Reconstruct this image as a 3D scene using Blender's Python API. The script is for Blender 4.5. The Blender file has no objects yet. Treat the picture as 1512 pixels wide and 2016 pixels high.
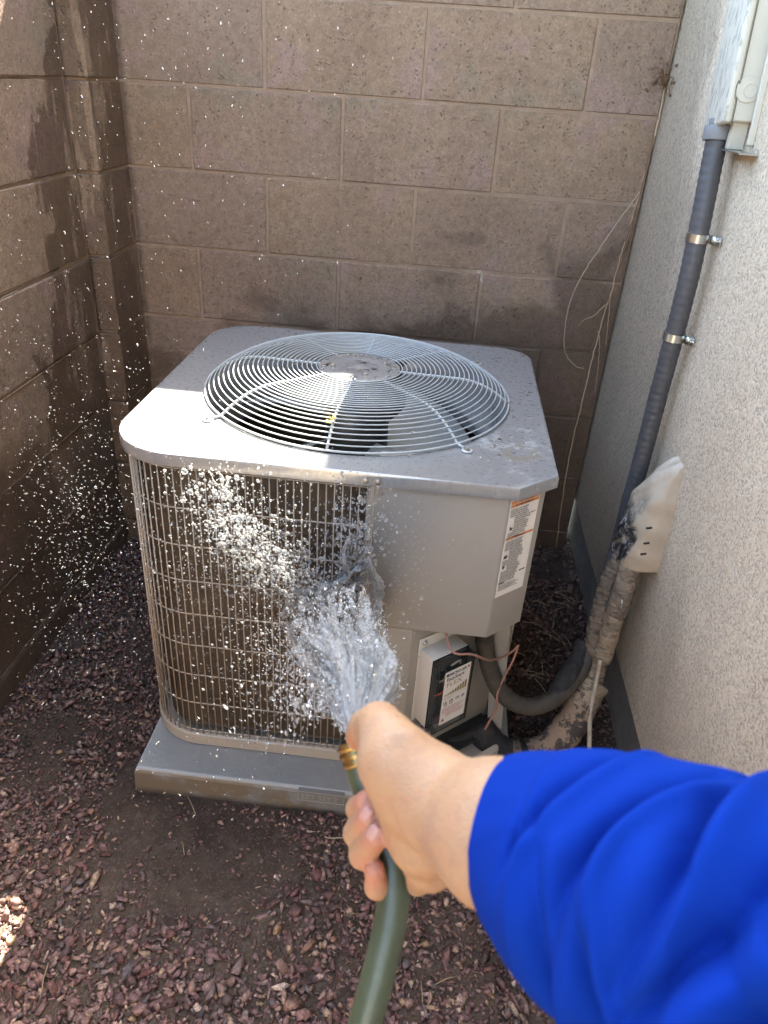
import bpy, bmesh, math, random
import numpy as np
from mathutils import Vector, Matrix, Euler, Quaternion
random.seed(7); rng = np.random.default_rng(7)
S = bpy.context.scene
PI = math.pi

# ------------------------------------------------------------------ camera
cam_data = bpy.data.cameras.new('camera')
cam = bpy.data.objects.new('camera', cam_data)
S.collection.objects.link(cam)
CAM = Vector((0.510, -2.1376, 1.3335))
cam.location = CAM
cam.rotation_euler = (1.036917, -0.060724, 0.095814)
cam_data.sensor_fit = 'HORIZONTAL'; cam_data.sensor_width = 36.0
cam_data.lens = 36.0 * 1447.3 / 1512.0
cam_data.clip_start = 0.02; cam_data.clip_end = 500
cam_data.dof.use_dof = True; cam_data.dof.focus_distance = 1.40; cam_data.dof.aperture_fstop = 13.0
S.camera = cam
CR = cam.rotation_euler.to_matrix()

# ------------------------------------------------------------------ light
w = bpy.data.worlds.new('World'); S.world = w; w.use_nodes = True
nt = w.node_tree; nt.nodes.clear()
sky = nt.nodes.new('ShaderNodeTexSky'); sky.sky_type = 'NISHITA'; sky.sun_disc = False
SUN = Vector((0.10, 0.82, 1.0)).normalized()
sky.sun_elevation = math.asin(SUN.z); sky.sun_rotation = math.atan2(SUN.x, SUN.y)
sky.altitude = 300; sky.dust_density = 1.5
bg = nt.nodes.new('ShaderNodeBackground'); bg.inputs[1].default_value = 0.15
wo = nt.nodes.new('ShaderNodeOutputWorld')
nt.links.new(sky.outputs[0], bg.inputs[0]); nt.links.new(bg.outputs[0], wo.inputs[0])
sl = bpy.data.lights.new('sun', 'SUN'); sl.energy = 4.2; sl.angle = math.radians(0.53); sl.color = (1.0, 0.965, 0.93)
so = bpy.data.objects.new('sun', sl); S.collection.objects.link(so)
so.rotation_euler = SUN.to_track_quat('Z', 'Y').to_euler(); so.location = (0, 0, 6)
S.view_settings.view_transform = 'Standard'; S.view_settings.look = 'None'
S.view_settings.exposure = 3.68; S.view_settings.gamma = 1.0; S.view_settings.use_curve_mapping = False
S.view_settings.use_white_balance = True; S.view_settings.white_balance_temperature = 7500; S.view_settings.white_balance_tint = 4
S.cycles.max_bounces = 10; S.cycles.transmission_bounces = 8; S.cycles.transparent_max_bounces = 24
S.cycles.diffuse_bounces = 5; S.cycles.caustics_reflective = False; S.cycles.caustics_refractive = False
S.cycles.sample_clamp_indirect = 8.0
S.cycles.use_denoising = True

# ------------------------------------------------------------------ helpers
def link(o):
    S.collection.objects.link(o); return o

def tag(o, label=None, cat=None, group=None, kind=None):
    if label: o['label'] = label
    if cat: o['category'] = cat
    if group: o['group'] = group
    if kind: o['kind'] = kind
    return o

def empty(name, loc=(0, 0, 0), **k):
    o = bpy.data.objects.new(name, None); o.location = loc; o.empty_display_size = 0.05
    link(o); tag(o, **k); return o

def keep(o, parent):
    """parent o while its mesh stays written in world coordinates"""
    o.parent = parent
    if parent is not None:
        p = parent; M = Matrix.Identity(4)
        chain = []
        while p is not None:
            chain.append(p); p = p.parent
        for q in reversed(chain):
            M = M @ q.matrix_parent_inverse @ q.matrix_basis if q.parent else q.matrix_basis.copy()
        o.matrix_parent_inverse = M.inverted()

def obj(name, me, mat=None, parent=None, **k):
    o = bpy.data.objects.new(name, me); link(o)
    if mat is not None and not me.materials: me.materials.append(mat)
    if parent is not None: keep(o, parent)
    tag(o, **k); return o

def smooth(me, flag=True):
    me.polygons.foreach_set('use_smooth', [flag] * len(me.polygons)); return me

def mesh(name, v, f, sm=True):
    me = bpy.data.meshes.new(name); me.from_pydata([tuple(map(float, a)) for a in v], [], f)
    me.update()
    if sm: smooth(me)
    return me

def np_mesh(name, V, F, sm=True):
    """fast mesh of equal-sized faces from arrays"""
    me = bpy.data.meshes.new(name); V = np.asarray(V, dtype=np.float32); F = np.asarray(F, dtype=np.int32)
    n, k = F.shape
    me.vertices.add(len(V)); me.vertices.foreach_set('co', V.ravel())
    me.loops.add(n * k); me.loops.foreach_set('vertex_index', F.ravel())
    me.polygons.add(n); me.polygons.foreach_set('loop_start', np.arange(0, n * k, k, dtype=np.int32))
    try: me.polygons.foreach_set('loop_total', np.full(n, k, dtype=np.int32))
    except Exception: pass
    me.update(calc_edges=True); me.validate()
    if sm: smooth(me)
    return me

def box(name, lo, hi, bev=0.0, seg=2, sm=False):
    bm = bmesh.new(); bmesh.ops.create_cube(bm, size=1.0)
    for v in bm.verts:
        v.co = Vector([lo[i] + (v.co[i] + .5) * (hi[i] - lo[i]) for i in range(3)])
    if bev: bmesh.ops.bevel(bm, geom=bm.edges[:] , offset=bev, segments=seg, affect='EDGES', profile=.5)
    me = bpy.data.meshes.new(name); bm.to_mesh(me); bm.free()
    if sm or bev: smooth(me)
    if bev:
        try: me.set_sharp_from_angle(angle=math.radians(35))
        except Exception: pass
    return me

def frame_box(name, O, ex, ey, ez, lo, hi, bev=0.0, seg=2):
    me = box(name, lo, hi, bev, seg)
    M = Matrix((ex, ey, ez)).transposed().to_4x4(); M.translation = O
    me.transform(M); return me

def catmull(P, n=8):
    P = [Vector(p) for p in P]; out = []
    Q = [P[0] * 2 - P[1]] + P + [P[-1] * 2 - P[-2]]
    for i in range(1, len(Q) - 2):
        a, b, c, d = Q[i - 1], Q[i], Q[i + 1], Q[i + 2]
        for k in range(n):
            t = k / n
            out.append(.5 * ((2 * b) + (c - a) * t + (2 * a - 5 * b + 4 * c - d) * t * t + (3 * b - a - 3 * c + d) * t ** 3))
    out.append(P[-1]); return out

def tube(name, P, r, n=12, cap=True, rf=None, sm=True, up=Vector((0, 0, 1)), closed=False):
    """swept tube; r number or list; rf(i, k, t, a) multiplies the radius"""
    P = [Vector(p) for p in P]; N = len(P); V = []; F = []
    prev = None
    for i, p in enumerate(P):
        if closed: t = (P[(i + 1) % N] - P[i - 1]).normalized()
        else: t = (P[min(i + 1, N - 1)] - P[max(i - 1, 0)]).normalized()
        if prev is None:
            a = t.cross(up);
            if a.length < 1e-3: a = t.cross(Vector((1, 0, 0)))
            a.normalize()
        else:
            a = prev - t * prev.dot(t); a.normalize()
        prev = a; b = t.cross(a)
        ri = r[i] if hasattr(r, '__len__') else r
        for k in range(n):
            th = 2 * PI * k / n
            m = rf(i, k, i / (N - 1), th) if rf else 1.0
            V.append(p + (a * math.cos(th) + b * math.sin(th)) * ri * m)
    R = N if closed else N - 1
    for i in range(R):
        for k in range(n):
            F.append((i * n + k, i * n + (k + 1) % n, ((i + 1) % N) * n + (k + 1) % n, ((i + 1) % N) * n + k))
    if cap and not closed:
        F.append(tuple(range(n - 1, -1, -1))); F.append(tuple((N - 1) * n + k for k in range(n)))
    return mesh(name, V, F, sm)

def lathe(name, O, ax, prof, n=32, sm=True):
    """prof: list of (radius, height) about axis ax at O"""
    ax = Vector(ax).normalized(); a = ax.orthogonal().normalized(); b = ax.cross(a); O = Vector(O)
    V = []; F = []
    for r, h in prof:
        for k in range(n):
            th = 2 * PI * k / n
            V.append(O + ax * h + (a * math.cos(th) + b * math.sin(th)) * max(r, 1e-5))
    for i in range(len(prof) - 1):
        for k in range(n):
            F.append((i * n + k, i * n + (k + 1) % n, (i + 1) * n + (k + 1) % n, (i + 1) * n + k))
    me = mesh(name, V, F, sm)
    try: me.set_sharp_from_angle(angle=math.radians(40))
    except Exception: pass
    return me

def join_meshes(name, ms):
    bm = bmesh.new()
    for m in ms: bm.from_mesh(m)
    me = bpy.data.meshes.new(name); bm.to_mesh(me); bm.free()
    return smooth(me)

def text_mesh(txt, size, O, ex, ey, ext=0.0, align='LEFT', bold=0.0, sx=1.0):
    cu = bpy.data.curves.new('lettering', 'FONT'); cu.body = txt; cu.size = size; cu.extrude = ext
    cu.align_x = align; cu.offset = bold; cu.resolution_u = 2; cu.space_character = 1.0
    o = bpy.data.objects.new('tmp', cu); S.collection.objects.link(o)
    bpy.context.view_layer.update()
    dg = bpy.context.evaluated_depsgraph_get()
    me = bpy.data.meshes.new_from_object(o.evaluated_get(dg))
    bpy.data.objects.remove(o); bpy.data.curves.remove(cu)
    me.transform(Matrix.Diagonal((sx, 1, 1, 1)))
    ex = Vector(ex); ey = Vector(ey); ez = ex.cross(ey)
    M = Matrix((ex, ey, ez)).transposed().to_4x4(); M.translation = Vector(O)
    me.transform(M); me.materials.clear(); return me

def at(u, v, d):
    """point seen at photo position (u, v), d metres along the lens axis"""
    return CAM + CR @ Vector(((u - 756) / 1447.3 * d, -(v - 1008) / 1447.3 * d, -d))

# ------------------------------------------------------------------ materials
class NT:
    def __init__(s, name):
        s.m = bpy.data.materials.new(name); s.m.use_nodes = True; s.t = s.m.node_tree
        s.t.nodes.clear(); s.out = s.n('OutputMaterial')
    def n(s, kind, **k):
        o = s.t.nodes.new('ShaderNode' + kind)
        for a, b in k.items(): setattr(o, a, b)
        return o
    def set(s, sock, v):
        if hasattr(v, 'is_linked') or isinstance(v, bpy.types.NodeSocket): s.t.links.new(v, sock)
        else:
            if isinstance(v, (tuple, list)) and len(v) == 3 and sock.type == 'RGBA': v = (*v, 1)
            sock.default_value = v
    def bsdf(s, **k):
        b = s.n('BsdfPrincipled')
        for a, v in k.items():
            s.set(b.inputs[a.replace('_', ' ')], v)
        s.t.links.new(b.outputs[0], s.out.inputs[0]); return b
    def pos(s, obj=False):
        if obj: return s.n('TexCoord').outputs['Object']
        return s.n('NewGeometry').outputs['Position']
    def mapping(s, vec, scale=(1, 1, 1), rot=(0, 0, 0), loc=(0, 0, 0)):
        m = s.n('Mapping'); s.set(m.inputs[0], vec); m.inputs['Scale'].default_value = scale
        m.inputs['Rotation'].default_value = rot; m.inputs['Location'].default_value = loc
        return m.outputs[0]
    def noise(s, vec, scale=5, detail=4, rough=.55, dist=0.0, out=0):
        o = s.n('TexNoise'); s.set(o.inputs['Vector'], vec); s.set(o.inputs['Scale'], scale)
        o.inputs['Detail'].default_value = detail; o.inputs['Roughness'].default_value = rough
        o.inputs['Distortion'].default_value = dist; return o.outputs[out]
    def voronoi(s, vec, scale=5, feature='F1', out=0, rnd=1.0):
        o = s.n('TexVoronoi'); o.feature = feature; s.set(o.inputs['Vector'], vec); o.inputs['Scale'].default_value = scale
        o.inputs['Randomness'].default_value = rnd
        return o.outputs[out]
    def ramp(s, fac, stops, interp='LINEAR'):
        r = s.n('ValToRGB'); s.set(r.inputs[0], fac); r.color_ramp.interpolation = interp
        e = r.color_ramp.elements
        while len(e) < len(stops): e.new(.5)
        for i, (p, c) in enumerate(stops):
            e[i].position = p; c = (c, c, c) if not hasattr(c, '__len__') else c; e[i].color = (*c, 1)
        return r.outputs[0]
    def mix(s, f, a, b, mode='MIX'):
        m = s.n('Mix'); m.data_type = 'RGBA'; m.blend_type = mode
        s.set(m.inputs[0], f); s.set(m.inputs[6], a); s.set(m.inputs[7], b); return m.outputs[2]
    def math(s, op, a, b=0.0, c=None, clamp=False):
        m = s.n('Math'); m.operation = op; m.use_clamp = clamp; s.set(m.inputs[0], a); s.set(m.inputs[1], b)
        if c is not None: s.set(m.inputs[2], c)
        return m.outputs[0]
    def xyz(s, vec):
        m = s.n('SeparateXYZ'); s.set(m.inputs[0], vec); return m.outputs
    def bump(s, h, dist=.002, strength=1.0, nrm=None):
        b = s.n('Bump'); s.set(b.inputs['Height'], h); b.inputs['Distance'].default_value = dist
        b.inputs['Strength'].default_value = strength
        if nrm is not None: s.set(b.inputs['Normal'], nrm)
        return b.outputs[0]
    def smoothstep(s, v, a, b):
        m = s.n('MapRange'); m.interpolation_type = 'SMOOTHSTEP'; s.set(m.inputs[0], v)
        s.set(m.inputs[1], a); s.set(m.inputs[2], b); return m.outputs[0]

def block_material():
    t = NT('painted block'); p = t.pos()
    x, y, z = t.xyz(p)[0:3]
    rnd = t.n('ObjectInfo').outputs['Random']
    big = t.noise(p, 3.2, 5, .65); fine = t.noise(p, 48, 5, .75); patch = t.noise(p, 6.5, 3, .6, .3)
    col = t.ramp(big, [(.3, (.245, .157, .104)), (.5, (.296, .198, .132)), (.7, (.345, .237, .160))])
    col = t.mix(t.math('MULTIPLY', rnd, .5), col, (.225, .160, .135))
    pink = t.smoothstep(patch, .56, .62)
    col = t.mix(t.math('MULTIPLY', pink, .6), col, (.31, .20, .17))
    grn = t.smoothstep(t.noise(t.mapping(p, loc=(4, 2, 1)), 5, 3, .6), .58, .66)
    col = t.mix(t.math('MULTIPLY', grn, .4), col, (.215, .185, .125))
    pale = t.smoothstep(t.noise(t.mapping(p, loc=(9, 1, 3)), 9, 5, .7), .62, .75)
    col = t.mix(t.math('MULTIPLY', pale, .35), col, (.36, .29, .25))
    col = t.mix(t.smoothstep(fine, .40, .62), t.mix(1, col, (.84, .83, .82), 'MULTIPLY'), t.mix(1, col, (1.05, 1.05, 1.05), 'MULTIPLY'))
    spk0 = t.noise(p, 170, 2, .6)
    col = t.mix(t.math('MULTIPLY', t.smoothstep(spk0, .58, .70), .30), col, (.42, .33, .27))
    col = t.mix(t.math('MULTIPLY', t.smoothstep(spk0, .42, .33), .35), col, (.10, .075, .06))
    # open pits of the block face
    pit = t.math('MULTIPLY', t.smoothstep(t.voronoi(p, 150), .34, .18), t.smoothstep(t.noise(p, 38, 3, .7), .50, .64))
    col = t.mix(t.math('MULTIPLY', pit, .45), col, (.09, .065, .05))
    # splashed, soaked areas: low behind the unit and along the corner of the side wall
    edge = t.noise(p, 3.4, 5, .6, .5)
    e2 = t.math('MULTIPLY', t.math('SUBTRACT', edge, .5), .9)
    zz = t.math('ADD', z, e2)
    wet1 = t.smoothstep(t.math('ADD', zz, t.math('MULTIPLY', x, -.30)), .74, .62)
    wy = t.math('ADD', y, t.math('ADD', t.math('MULTIPLY', e2, .75), t.math('MULTIPLY', z, -.26)))
    wet2 = t.math('MULTIPLY', t.smoothstep(wy, -.66, -.64), t.smoothstep(x, -.36, -.378))
    drip = t.smoothstep(t.noise(t.mapping(p, scale=(9, 9, 1.4)), 2.2, 4, .6), .42, .45)
    wet2 = t.math('MULTIPLY', wet2, t.math('ADD', .25, t.math('MULTIPLY', drip, .75)))
    wet = t.math('MAXIMUM', wet1, wet2)
    spots = t.math('MULTIPLY', t.smoothstep(t.noise(p, 70, 3, .7), .56, .62), t.smoothstep(zz, 1.45, .75))
    wet = t.math('MAXIMUM', wet, t.math('MULTIPLY', spots, .55))
    col = t.mix(wet, col, t.mix(1, col, (.50, .47, .45), 'MULTIPLY'))
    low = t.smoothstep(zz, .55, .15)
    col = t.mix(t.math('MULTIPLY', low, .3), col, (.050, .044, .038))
    rough = t.ramp(wet, [(0, .88), (1, .42)])
    h = t.math('ADD', t.math('MULTIPLY', t.noise(p, 140, 3, .7), .5), t.math('ADD', t.math('MULTIPLY', t.noise(p, 26, 4, .6), .8), t.math('MULTIPLY', pit, -1.0)))
    t.bsdf(Base_Color=col, Roughness=rough, Normal=t.bump(h, .0040, .9))
    return t.m

def mortar_material():
    t = NT('painted mortar'); p = t.pos()
    n = t.noise(p, 14, 5, .7); x, y, z = t.xyz(p)[0:3]
    col = t.ramp(n, [(.3, (.25, .168, .118)), (.55, (.310, .212, .148)), (.75, (.37, .28, .21))])
    zz = t.math('ADD', z, t.math('MULTIPLY', t.math('SUBTRACT', t.noise(p, 3.4, 5, .6, .5), .5), .9))
    wet = t.smoothstep(t.math('ADD', zz, t.math('MULTIPLY', x, -.26)), .80, .50)
    col = t.mix(wet, col, t.mix(1, col, (.42, .41, .40), 'MULTIPLY'))
    ef = t.math('MULTIPLY', t.smoothstep(t.noise(t.mapping(p, scale=(1, 1, .3)), 11, 4, .7), .56, .64), t.math('MULTIPLY', t.smoothstep(z, .84, .86), t.smoothstep(z, .91, .89)))
    col = t.mix(t.math('MULTIPLY', ef, t.smoothstep(x, .35, .5)), col, (.62, .62, .58))
    t.bsdf(Base_Color=col, Roughness=.85, Normal=t.bump(t.noise(p, 120, 4, .7), .003, .8))
    return t.m

def stucco_material():
    t = NT('stucco'); p = t.pos(); x, y, z = t.xyz(p)[0:3]
    q = t.mapping(p, scale=(1, 1, .85))
    col = t.ramp(t.noise(p, 2.2, 4, .6), [(.3, (.68, .555, .41)), (.7, (.76, .635, .48))])
    grain = t.noise(q, 210, 3, .75); lum = t.noise(q, 110, 3, .6)
    crev = t.math('MULTIPLY', t.smoothstep(grain, .56, .42), t.smoothstep(lum, .62, .46))
    col = t.mix(t.math('MULTIPLY', crev, .60), col, (.26, .21, .17))
    e = t.math('MULTIPLY', t.math('SUBTRACT', t.noise(t.mapping(p, scale=(1, 1, .5)), 4.0, 5, .65, .6), .5), .85)
    # soaked part near the back corner and under the pipe cover
    wv = t.math('ADD', t.math('ADD', y, t.math('MULTIPLY', z, -.42)), e)
    wet = t.smoothstep(wv, -.98, -.80)
    col = t.mix(t.math('MULTIPLY', wet, .8), col, t.mix(1, col, (.60, .59, .59), 'MULTIPLY'))
    dirt = t.math('MULTIPLY', t.smoothstep(t.math('ADD', z, e), .85, .15), .5)
    col = t.mix(dirt, col, (.22, .17, .13))
    spk = t.math('MULTIPLY', t.smoothstep(t.noise(t.mapping(p, scale=(1, 1, .5)), 85, 3, .7), .60, .68), t.smoothstep(wv, -1.5, -.7))
    col = t.mix(t.math('MULTIPLY', spk, .55), col, t.mix(1, col, (.42, .42, .44), 'MULTIPLY'))
    h = t.math('ADD', grain, t.math('MULTIPLY', lum, 1.2))
    t.bsdf(Base_Color=col, Roughness=t.ramp(wet, [(0, .9), (1, .55)]), Normal=t.bump(h, .0042, .8))
    return t.m

def rock_material():
    t = NT('crushed rock'); p = t.pos(); x, y, z = t.xyz(p)[0:3]
    r = t.n('NewGeometry').outputs['Random Per Island']
    col = t.ramp(r, [(0, (.075, .055, .055)), (.14, (.155, .080, .078)), (.28, (.110, .075, .078)), (.42, (.215, .135, .130)),
                     (.54, (.150, .100, .110)), (.66, (.27, .19, .17)), (.76, (.12, .115, .130)), (.84, (.25, .155, .115)),
                     (.91, (.38, .30, .27)), (.965, (.28, .21, .12)), (1, (.55, .48, .43))])
    vein = t.noise(p, 160, 4, .7)
    col = t.mix(t.smoothstep(vein, .40, .66), t.mix(1, col, (.70, .70, .72), 'MULTIPLY'), t.mix(1, col, (1.6, 1.5, 1.5), 'MULTIPLY'))
    col = t.mix(1, col, (1.28, 1.12, .98), 'MULTIPLY')
    e = t.math('MULTIPLY', t.math('SUBTRACT', t.noise(p, 3, 4, .6), .5), .45)
    yy = t.math('ADD', y, e)
    wet = t.smoothstep(yy, -1.36, -1.02)
    wet = t.math('MAXIMUM', wet, t.smoothstep(t.math('ADD', x, e), .62, .72))
    wet = t.math('MULTIPLY', wet, t.math('ADD', .55, t.math('MULTIPLY', t.smoothstep(y, -1.2, -.6), .45)))
    dust = t.smoothstep(t.noise(p, 6, 4, .65), .45, .62)
    dust = t.math('MULTIPLY', dust, t.math('SUBTRACT', 1, wet))
    col = t.mix(t.math('MULTIPLY', dust, .16), col, (.22, .16, .13))
    col = t.mix(wet, col, t.mix(1, col, (.42, .39, .38), 'MULTIPLY'))
    t.bsdf(Base_Color=col, Roughness=t.ramp(wet, [(0, .78), (1, .32)]), Normal=t.bump(t.noise(p, 260, 4, .7), .0012, .7))
    return t.m

def dirt_material():
    t = NT('packed dirt'); p = t.pos(); x, y, z = t.xyz(p)[0:3]
    col = t.ramp(t.noise(p, 18, 6, .7), [(.3, (.070, .045, .031)), (.55, (.125, .082, .055)), (.75, (.18, .122, .082))])
    grit = t.voronoi(p, 210, out=1)
    g = t.xyz(grit)[0]
    col = t.mix(t.math('MULTIPLY', t.smoothstep(g, .70, .9), .6), col, (.20, .14, .12))
    wet = t.smoothstep(t.math('ADD', y, t.math('MULTIPLY', t.noise(p, 3, 4, .6), .4)), -1.2, -.8)
    col = t.mix(wet, col, t.mix(1, col, (.38, .36, .36), 'MULTIPLY'))
    h = t.math('ADD', t.noise(p, 60, 6, .75), t.math('MULTIPLY', t.noise(p, 240, 3, .7), .6))
    t.bsdf(Base_Color=col, Roughness=t.ramp(t.smoothstep(t.noise(p, 9, 4, .6), .45, .6), [(0, .85), (1, .45)]), Normal=t.bump(h, .006, .9))
    return t.m

def paint_material(name, col, rough=.38, spot=True, dirt=.25, metal=0.0):
    t = NT(name); p = t.pos()
    c = t.mix(t.math('MULTIPLY', t.smoothstep(t.noise(p, 7, 5, .65), .45, .75), dirt), col, tuple(a * .80 for a in col))
    fine = t.noise(t.mapping(p, scale=(1, 1, .5)), 90, 3, .7)
    c = t.mix(t.math('MULTIPLY', t.smoothstep(fine, .62, .72), dirt * .8), c, tuple(min(1, a * 1.28) for a in col))
    ro = t.math('ADD', rough, t.math('MULTIPLY', t.math('SUBTRACT', t.noise(p, 30, 4, .6), .5), .18))
    t.bsdf(Base_Color=c, Roughness=ro, Metallic=metal, Normal=t.bump(t.noise(p, 420, 2, .5), .0003, .35))
    return t.m

def lid_material():
    t = NT('lid paint with sky tint'); p = t.pos(); x, y, z = t.xyz(p)[0:3]
    base = (.200, .203, .208)  # cooler than the body taupe: blue sky sheen put into the colour
    c = t.mix(t.math('MULTIPLY', t.smoothstep(t.noise(p, 5, 4, .6), .45, .7), .3), base, (.20, .21, .225))
    # hard-water bloom, scratches and the brown ring on the right-hand corner
    d = t.n('VectorMath', operation='DISTANCE'); t.set(d.inputs[0], p); d.inputs[1].default_value = (.675, -.93, .772)
    r = t.math('ADD', d.outputs['Value'], t.math('MULTIPLY', t.math('SUBTRACT', t.noise(p, 45, 4, .7), .5), .035))
    ring = t.math('MULTIPLY', t.smoothstep(r, .018, .024), t.smoothstep(r, .036, .026))
    c = t.mix(t.math('MULTIPLY', ring, .55), c, (.20, .155, .085))
    bloom = t.math('MULTIPLY', t.smoothstep(t.noise(p, 24, 5, .75), .52, .64), t.smoothstep(d.outputs['Value'], .20, .05))
    c = t.mix(t.math('MULTIPLY', bloom, .55), c, (.50, .52, .53))
    sc = t.noise(t.mapping(p, scale=(1.2, 30, 1), rot=(0, 0, .35)), 7, 2, .5)
    c = t.mix(t.math('MULTIPLY', t.smoothstep(sc, .70, .74), .4), c, (.46, .48, .50))
    drops = t.noise(t.mapping(p, scale=(1, 1, .3)), 95, 3, .6)
    dk = t.math('MULTIPLY', t.smoothstep(drops, .60, .66), t.smoothstep(x, .50, .70))
    c = t.mix(t.math('MULTIPLY', dk, .35), c, (.15, .155, .165))
    ro = t.mix(t.smoothstep(drops, .58, .64), (.30, .30, .30), (.12, .12, .12))
    t.bsdf(Base_Color=c, Roughness=ro, Normal=t.bump(t.math('ADD', drops, t.noise(p, 300, 2)), .0005, .4), Coat_Weight=1.0, Coat_Roughness=.14, Coat_IOR=1.9)
    return t.m

def simple(name, col, rough=.5, metal=0.0, **k):
    t = NT(name); p = t.pos()
    c = t.mix(t.math('MULTIPLY', t.noise(p, 40, 5, .7), .5), col, tuple(a * .7 for a in col))
    t.bsdf(Base_Color=c, Roughness=rough, Metallic=metal, **k); return t.m

def mottled(name, a, b, scale=20, lo=.45, hi=.55, rough=.8, bump=.002, bscale=60):
    t = NT(name); p = t.pos()
    c = t.mix(t.smoothstep(t.noise(p, scale, 5, .7), lo, hi), a, b)
    c = t.mix(t.math('MULTIPLY', t.noise(p, scale * 6, 3, .7), .4), c, tuple(q * .5 for q in a))
    t.bsdf(Base_Color=c, Roughness=rough, Normal=t.bump(t.noise(p, bscale, 5, .7), bump, .9)); return t.m

def tape_material(name, a, b):
    t = NT(name); p = t.pos()
    q = t.noise(t.mapping(p, scale=(1, 1, 5)), 34, 4, .7, 1.0); m = t.smoothstep(t.noise(p, 17, 5, .7), .42, .58)
    c = t.mix(m, a, b); c = t.mix(t.math('MULTIPLY', t.smoothstep(q, .50, .38), .7), c, tuple(v * .30 for v in a))
    c = t.mix(t.math('MULTIPLY', t.smoothstep(t.noise(p, 45, 4, .7), .58, .66), .5), c, (.03, .028, .026))
    t.bsdf(Base_Color=c, Roughness=.7, Normal=t.bump(q, .006, 1.0)); return t.m

def skin_material():
    t = NT('skin'); p = t.pos()
    n = t.noise(p, 22, 5, .7, .5); n2 = t.noise(p, 130, 4, .7)
    c = t.ramp(n, [(.3, (.405, .226, .125)), (.55, (.44, .258, .146)), (.75, (.46, .23, .136))])
    c = t.mix(t.math('MULTIPLY', t.smoothstep(n2, .45, .7), .30), c, (.34, .17, .11))
    vein = t.smoothstep(t.math('ABSOLUTE', t.math('SUBTRACT', t.noise(p, 16, 2, .4, 1.0), .5)), .022, .0)
    c = t.mix(t.math('MULTIPLY', vein, .22), c, (.25, .19, .17))
    vc = t.n('VertexColor'); vc.layer_name = 'flush'
    c = t.mix(t.math('MULTIPLY', vc.outputs[0], .75), c, (.50, .17, .12))
    h = t.math('ADD', t.voronoi(p, 600), t.math('MULTIPLY', t.noise(t.mapping(p, scale=(1, 1, .5)), 120, 5, .7), 2.5))
    b = t.bsdf(Base_Color=c, Roughness=.5, Subsurface_Weight=.35, Subsurface_Scale=.006, Normal=t.bump(h, .0008, .45), Specular_IOR_Level=.45)
    b.inputs['Subsurface Radius'].default_value = (1.0, .35, .2)
    return t.m

def cloth_material():
    t = NT('blue cloth'); p = t.pos()
    c = t.mix(t.noise(p, 6, 3, .6), (.0003, .021, .225), (.0005, .038, .300))
    wv = t.noise(p, 900, 2, .5); fo = t.noise(t.mapping(p, scale=(1, 1, 1)), 20, 2, .4, .8)
    t.bsdf(Base_Color=c, Roughness=.9, Specular_IOR_Level=.06, Normal=t.bump(fo, .010, .6, t.bump(wv, .0004, .4)))
    return t.m

def hose_material():
    t = NT('green hose'); p = t.pos()
    c = t.ramp(t.noise(p, 22, 5, .7), [(.3, (.032, .045, .024)), (.6, (.052, .072, .040)), (.8, (.085, .105, .075))])
    t.bsdf(Base_Color=c, Roughness=.42, Normal=t.bump(t.noise(p, 180, 4, .7), .0006, .5), Coat_Weight=.3, Coat_Roughness=.3)
    return t.m

def water_material(name, white=.5, rough=.02):
    t = NT(name)
    g = t.n('BsdfGlass'); g.inputs['Roughness'].default_value = rough; g.inputs['IOR'].default_value = 1.33
    d = t.n('BsdfDiffuse'); d.inputs['Color'].default_value = (.92, .95, .98, 1)
    tr = t.n('BsdfTranslucent'); tr.inputs['Color'].default_value = (.92, .95, .98, 1)
    m0 = t.n('MixShader'); m0.inputs[0].default_value = .5
    t.t.links.new(d.outputs[0], m0.inputs[1]); t.t.links.new(tr.outputs[0], m0.inputs[2])
    m = t.n('MixShader'); m.inputs[0].default_value = white
    t.t.links.new(g.outputs[0], m.inputs[1]); t.t.links.new(m0.outputs[0], m.inputs[2])
    t.t.links.new(m.outputs[0], t.out.inputs[0]); return t.m

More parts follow.
